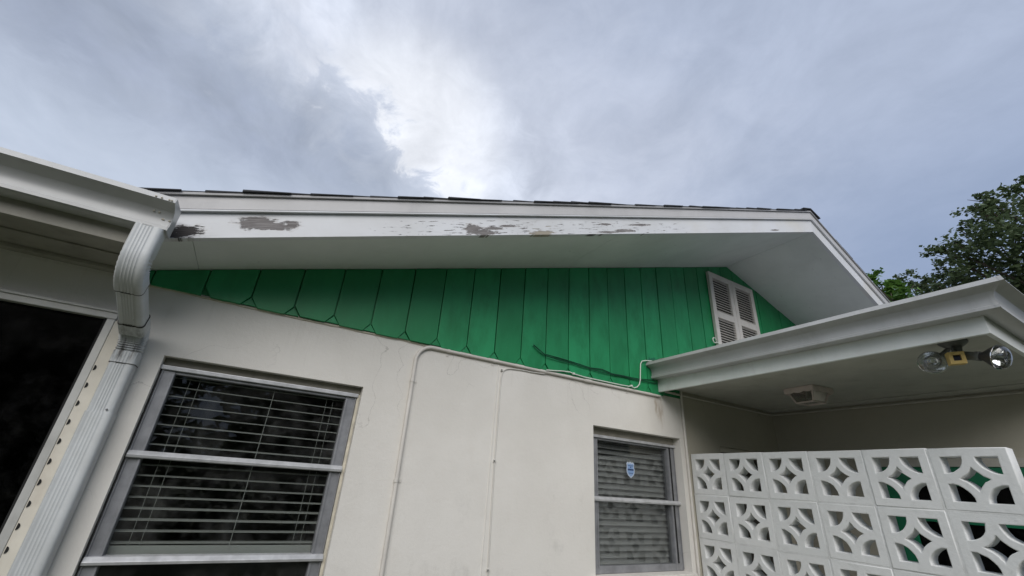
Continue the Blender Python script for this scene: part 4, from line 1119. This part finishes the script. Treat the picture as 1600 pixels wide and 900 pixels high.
BUSH = [(11.84, 1.32, 6.62, 0.16), (11.86, 1.12, 6.55, 0.16), (11.53, 0.86, 6.24, 0.17), (11.46, 0.66, 6.14, 0.17), (11.71, 0.62, 6.07, 0.15), (11.37, 0.95, 6.02, 0.23), (10.99, 0.6, 5.67, 0.21), (11.06, 1.2, 5.99, 0.23), (11.88, 0.58, 5.94, 0.11), (10.5, 1.17, 5.62, 0.25), (10.44, 0.67, 5.23, 0.28), (11.83, 0.65, 5.58, 0.24)]
BUSHX = [(11.5, 1.3, 5.4, 0.5), (11.9, 0.8, 5.2, 0.5), (11.6, 1.6, 6.1, 0.3), (11.2, 1.2, 4.7, 0.6)]
tree('leafy_tree', BUSH, BUSHX, ((11.6, 1.2), 0.16, 3.6), 'bright green leafy tree top beside the right roof slope', 'brightleaf', 260, 0.12, 13, 1.2)

# ------------------------------------------------------------------ garden trees behind the camera, seen only in the window reflections
def garden_tree(x, y, h, r, seed, label):
    rnd = random.Random(seed)
    cl_ = []
    for _ in range(26):
        a = rnd.uniform(0, 2 * PI); q_ = r * math.sqrt(rnd.random()) * 0.85; zz_ = rnd.uniform(0.8, h - 0.9)
        cl_.append((x + q_ * math.cos(a), y + q_ * math.sin(a), zz_, 0.85))
    tree('garden_tree', cl_, [], ((x, y), 0.2, h * 0.4), label, 'oakleaf', 26, 0.42, seed, 1.25)
garden_tree(-11.0, -7.5, 5.4, 2.8, 31, 'bushy garden tree across the yard opposite the dark sliding door')
garden_tree(-6.0, -11.0, 6.0, 3.0, 32, 'bushy garden tree across the yard left of the middle one')
garden_tree(2.6, -12.5, 5.6, 3.0, 33, 'bushy garden tree in the middle of the row across the yard')
garden_tree(7.0, -12.0, 6.2, 3.0, 34, 'tallest bushy garden tree across the yard facing the block screen')
garden_tree(12.0, -9.5, 5.5, 2.8, 35, 'bushy garden tree at the right end of the row across the yard')
rh = random.Random(41); hb = MB()  # leaf wall added out of view to keep the window reflections dark
for _ in range(18000):
    x = rh.uniform(-16, 15); c = Vector((x, -10.2 - 0.012 * (20 - x) - rh.random() * 1.3 + 0.02 * (x * x) * 0.6, rh.uniform(0.0, 4.6) - rh.random() * 0.5))
    if ((c.x + 1.08) / 0.30) ** 2 + ((c.z - 2.85) / 0.42) ** 2 < rh.uniform(0.6, 1.5): continue
    l = rh.uniform(0.22, 0.42); a = Vector((rh.gauss(0, 1), rh.gauss(0, 1), rh.gauss(0, 0.6))).normalized()
    s2 = a.cross(Vector((rh.gauss(0, 0.5), rh.gauss(0, 0.5), 1))).normalized() * l * 0.36
    hb.quad(c - a * l * .5, c + s2, c + a * l * .5, c - s2)
ho = hb.build('added_hedge', 'oakleaf'); ho['kind'] = 'stuff'; ho['label'] = 'tall dense leaf mass added out of view to darken the window reflections'; ho['category'] = 'added_hedge'
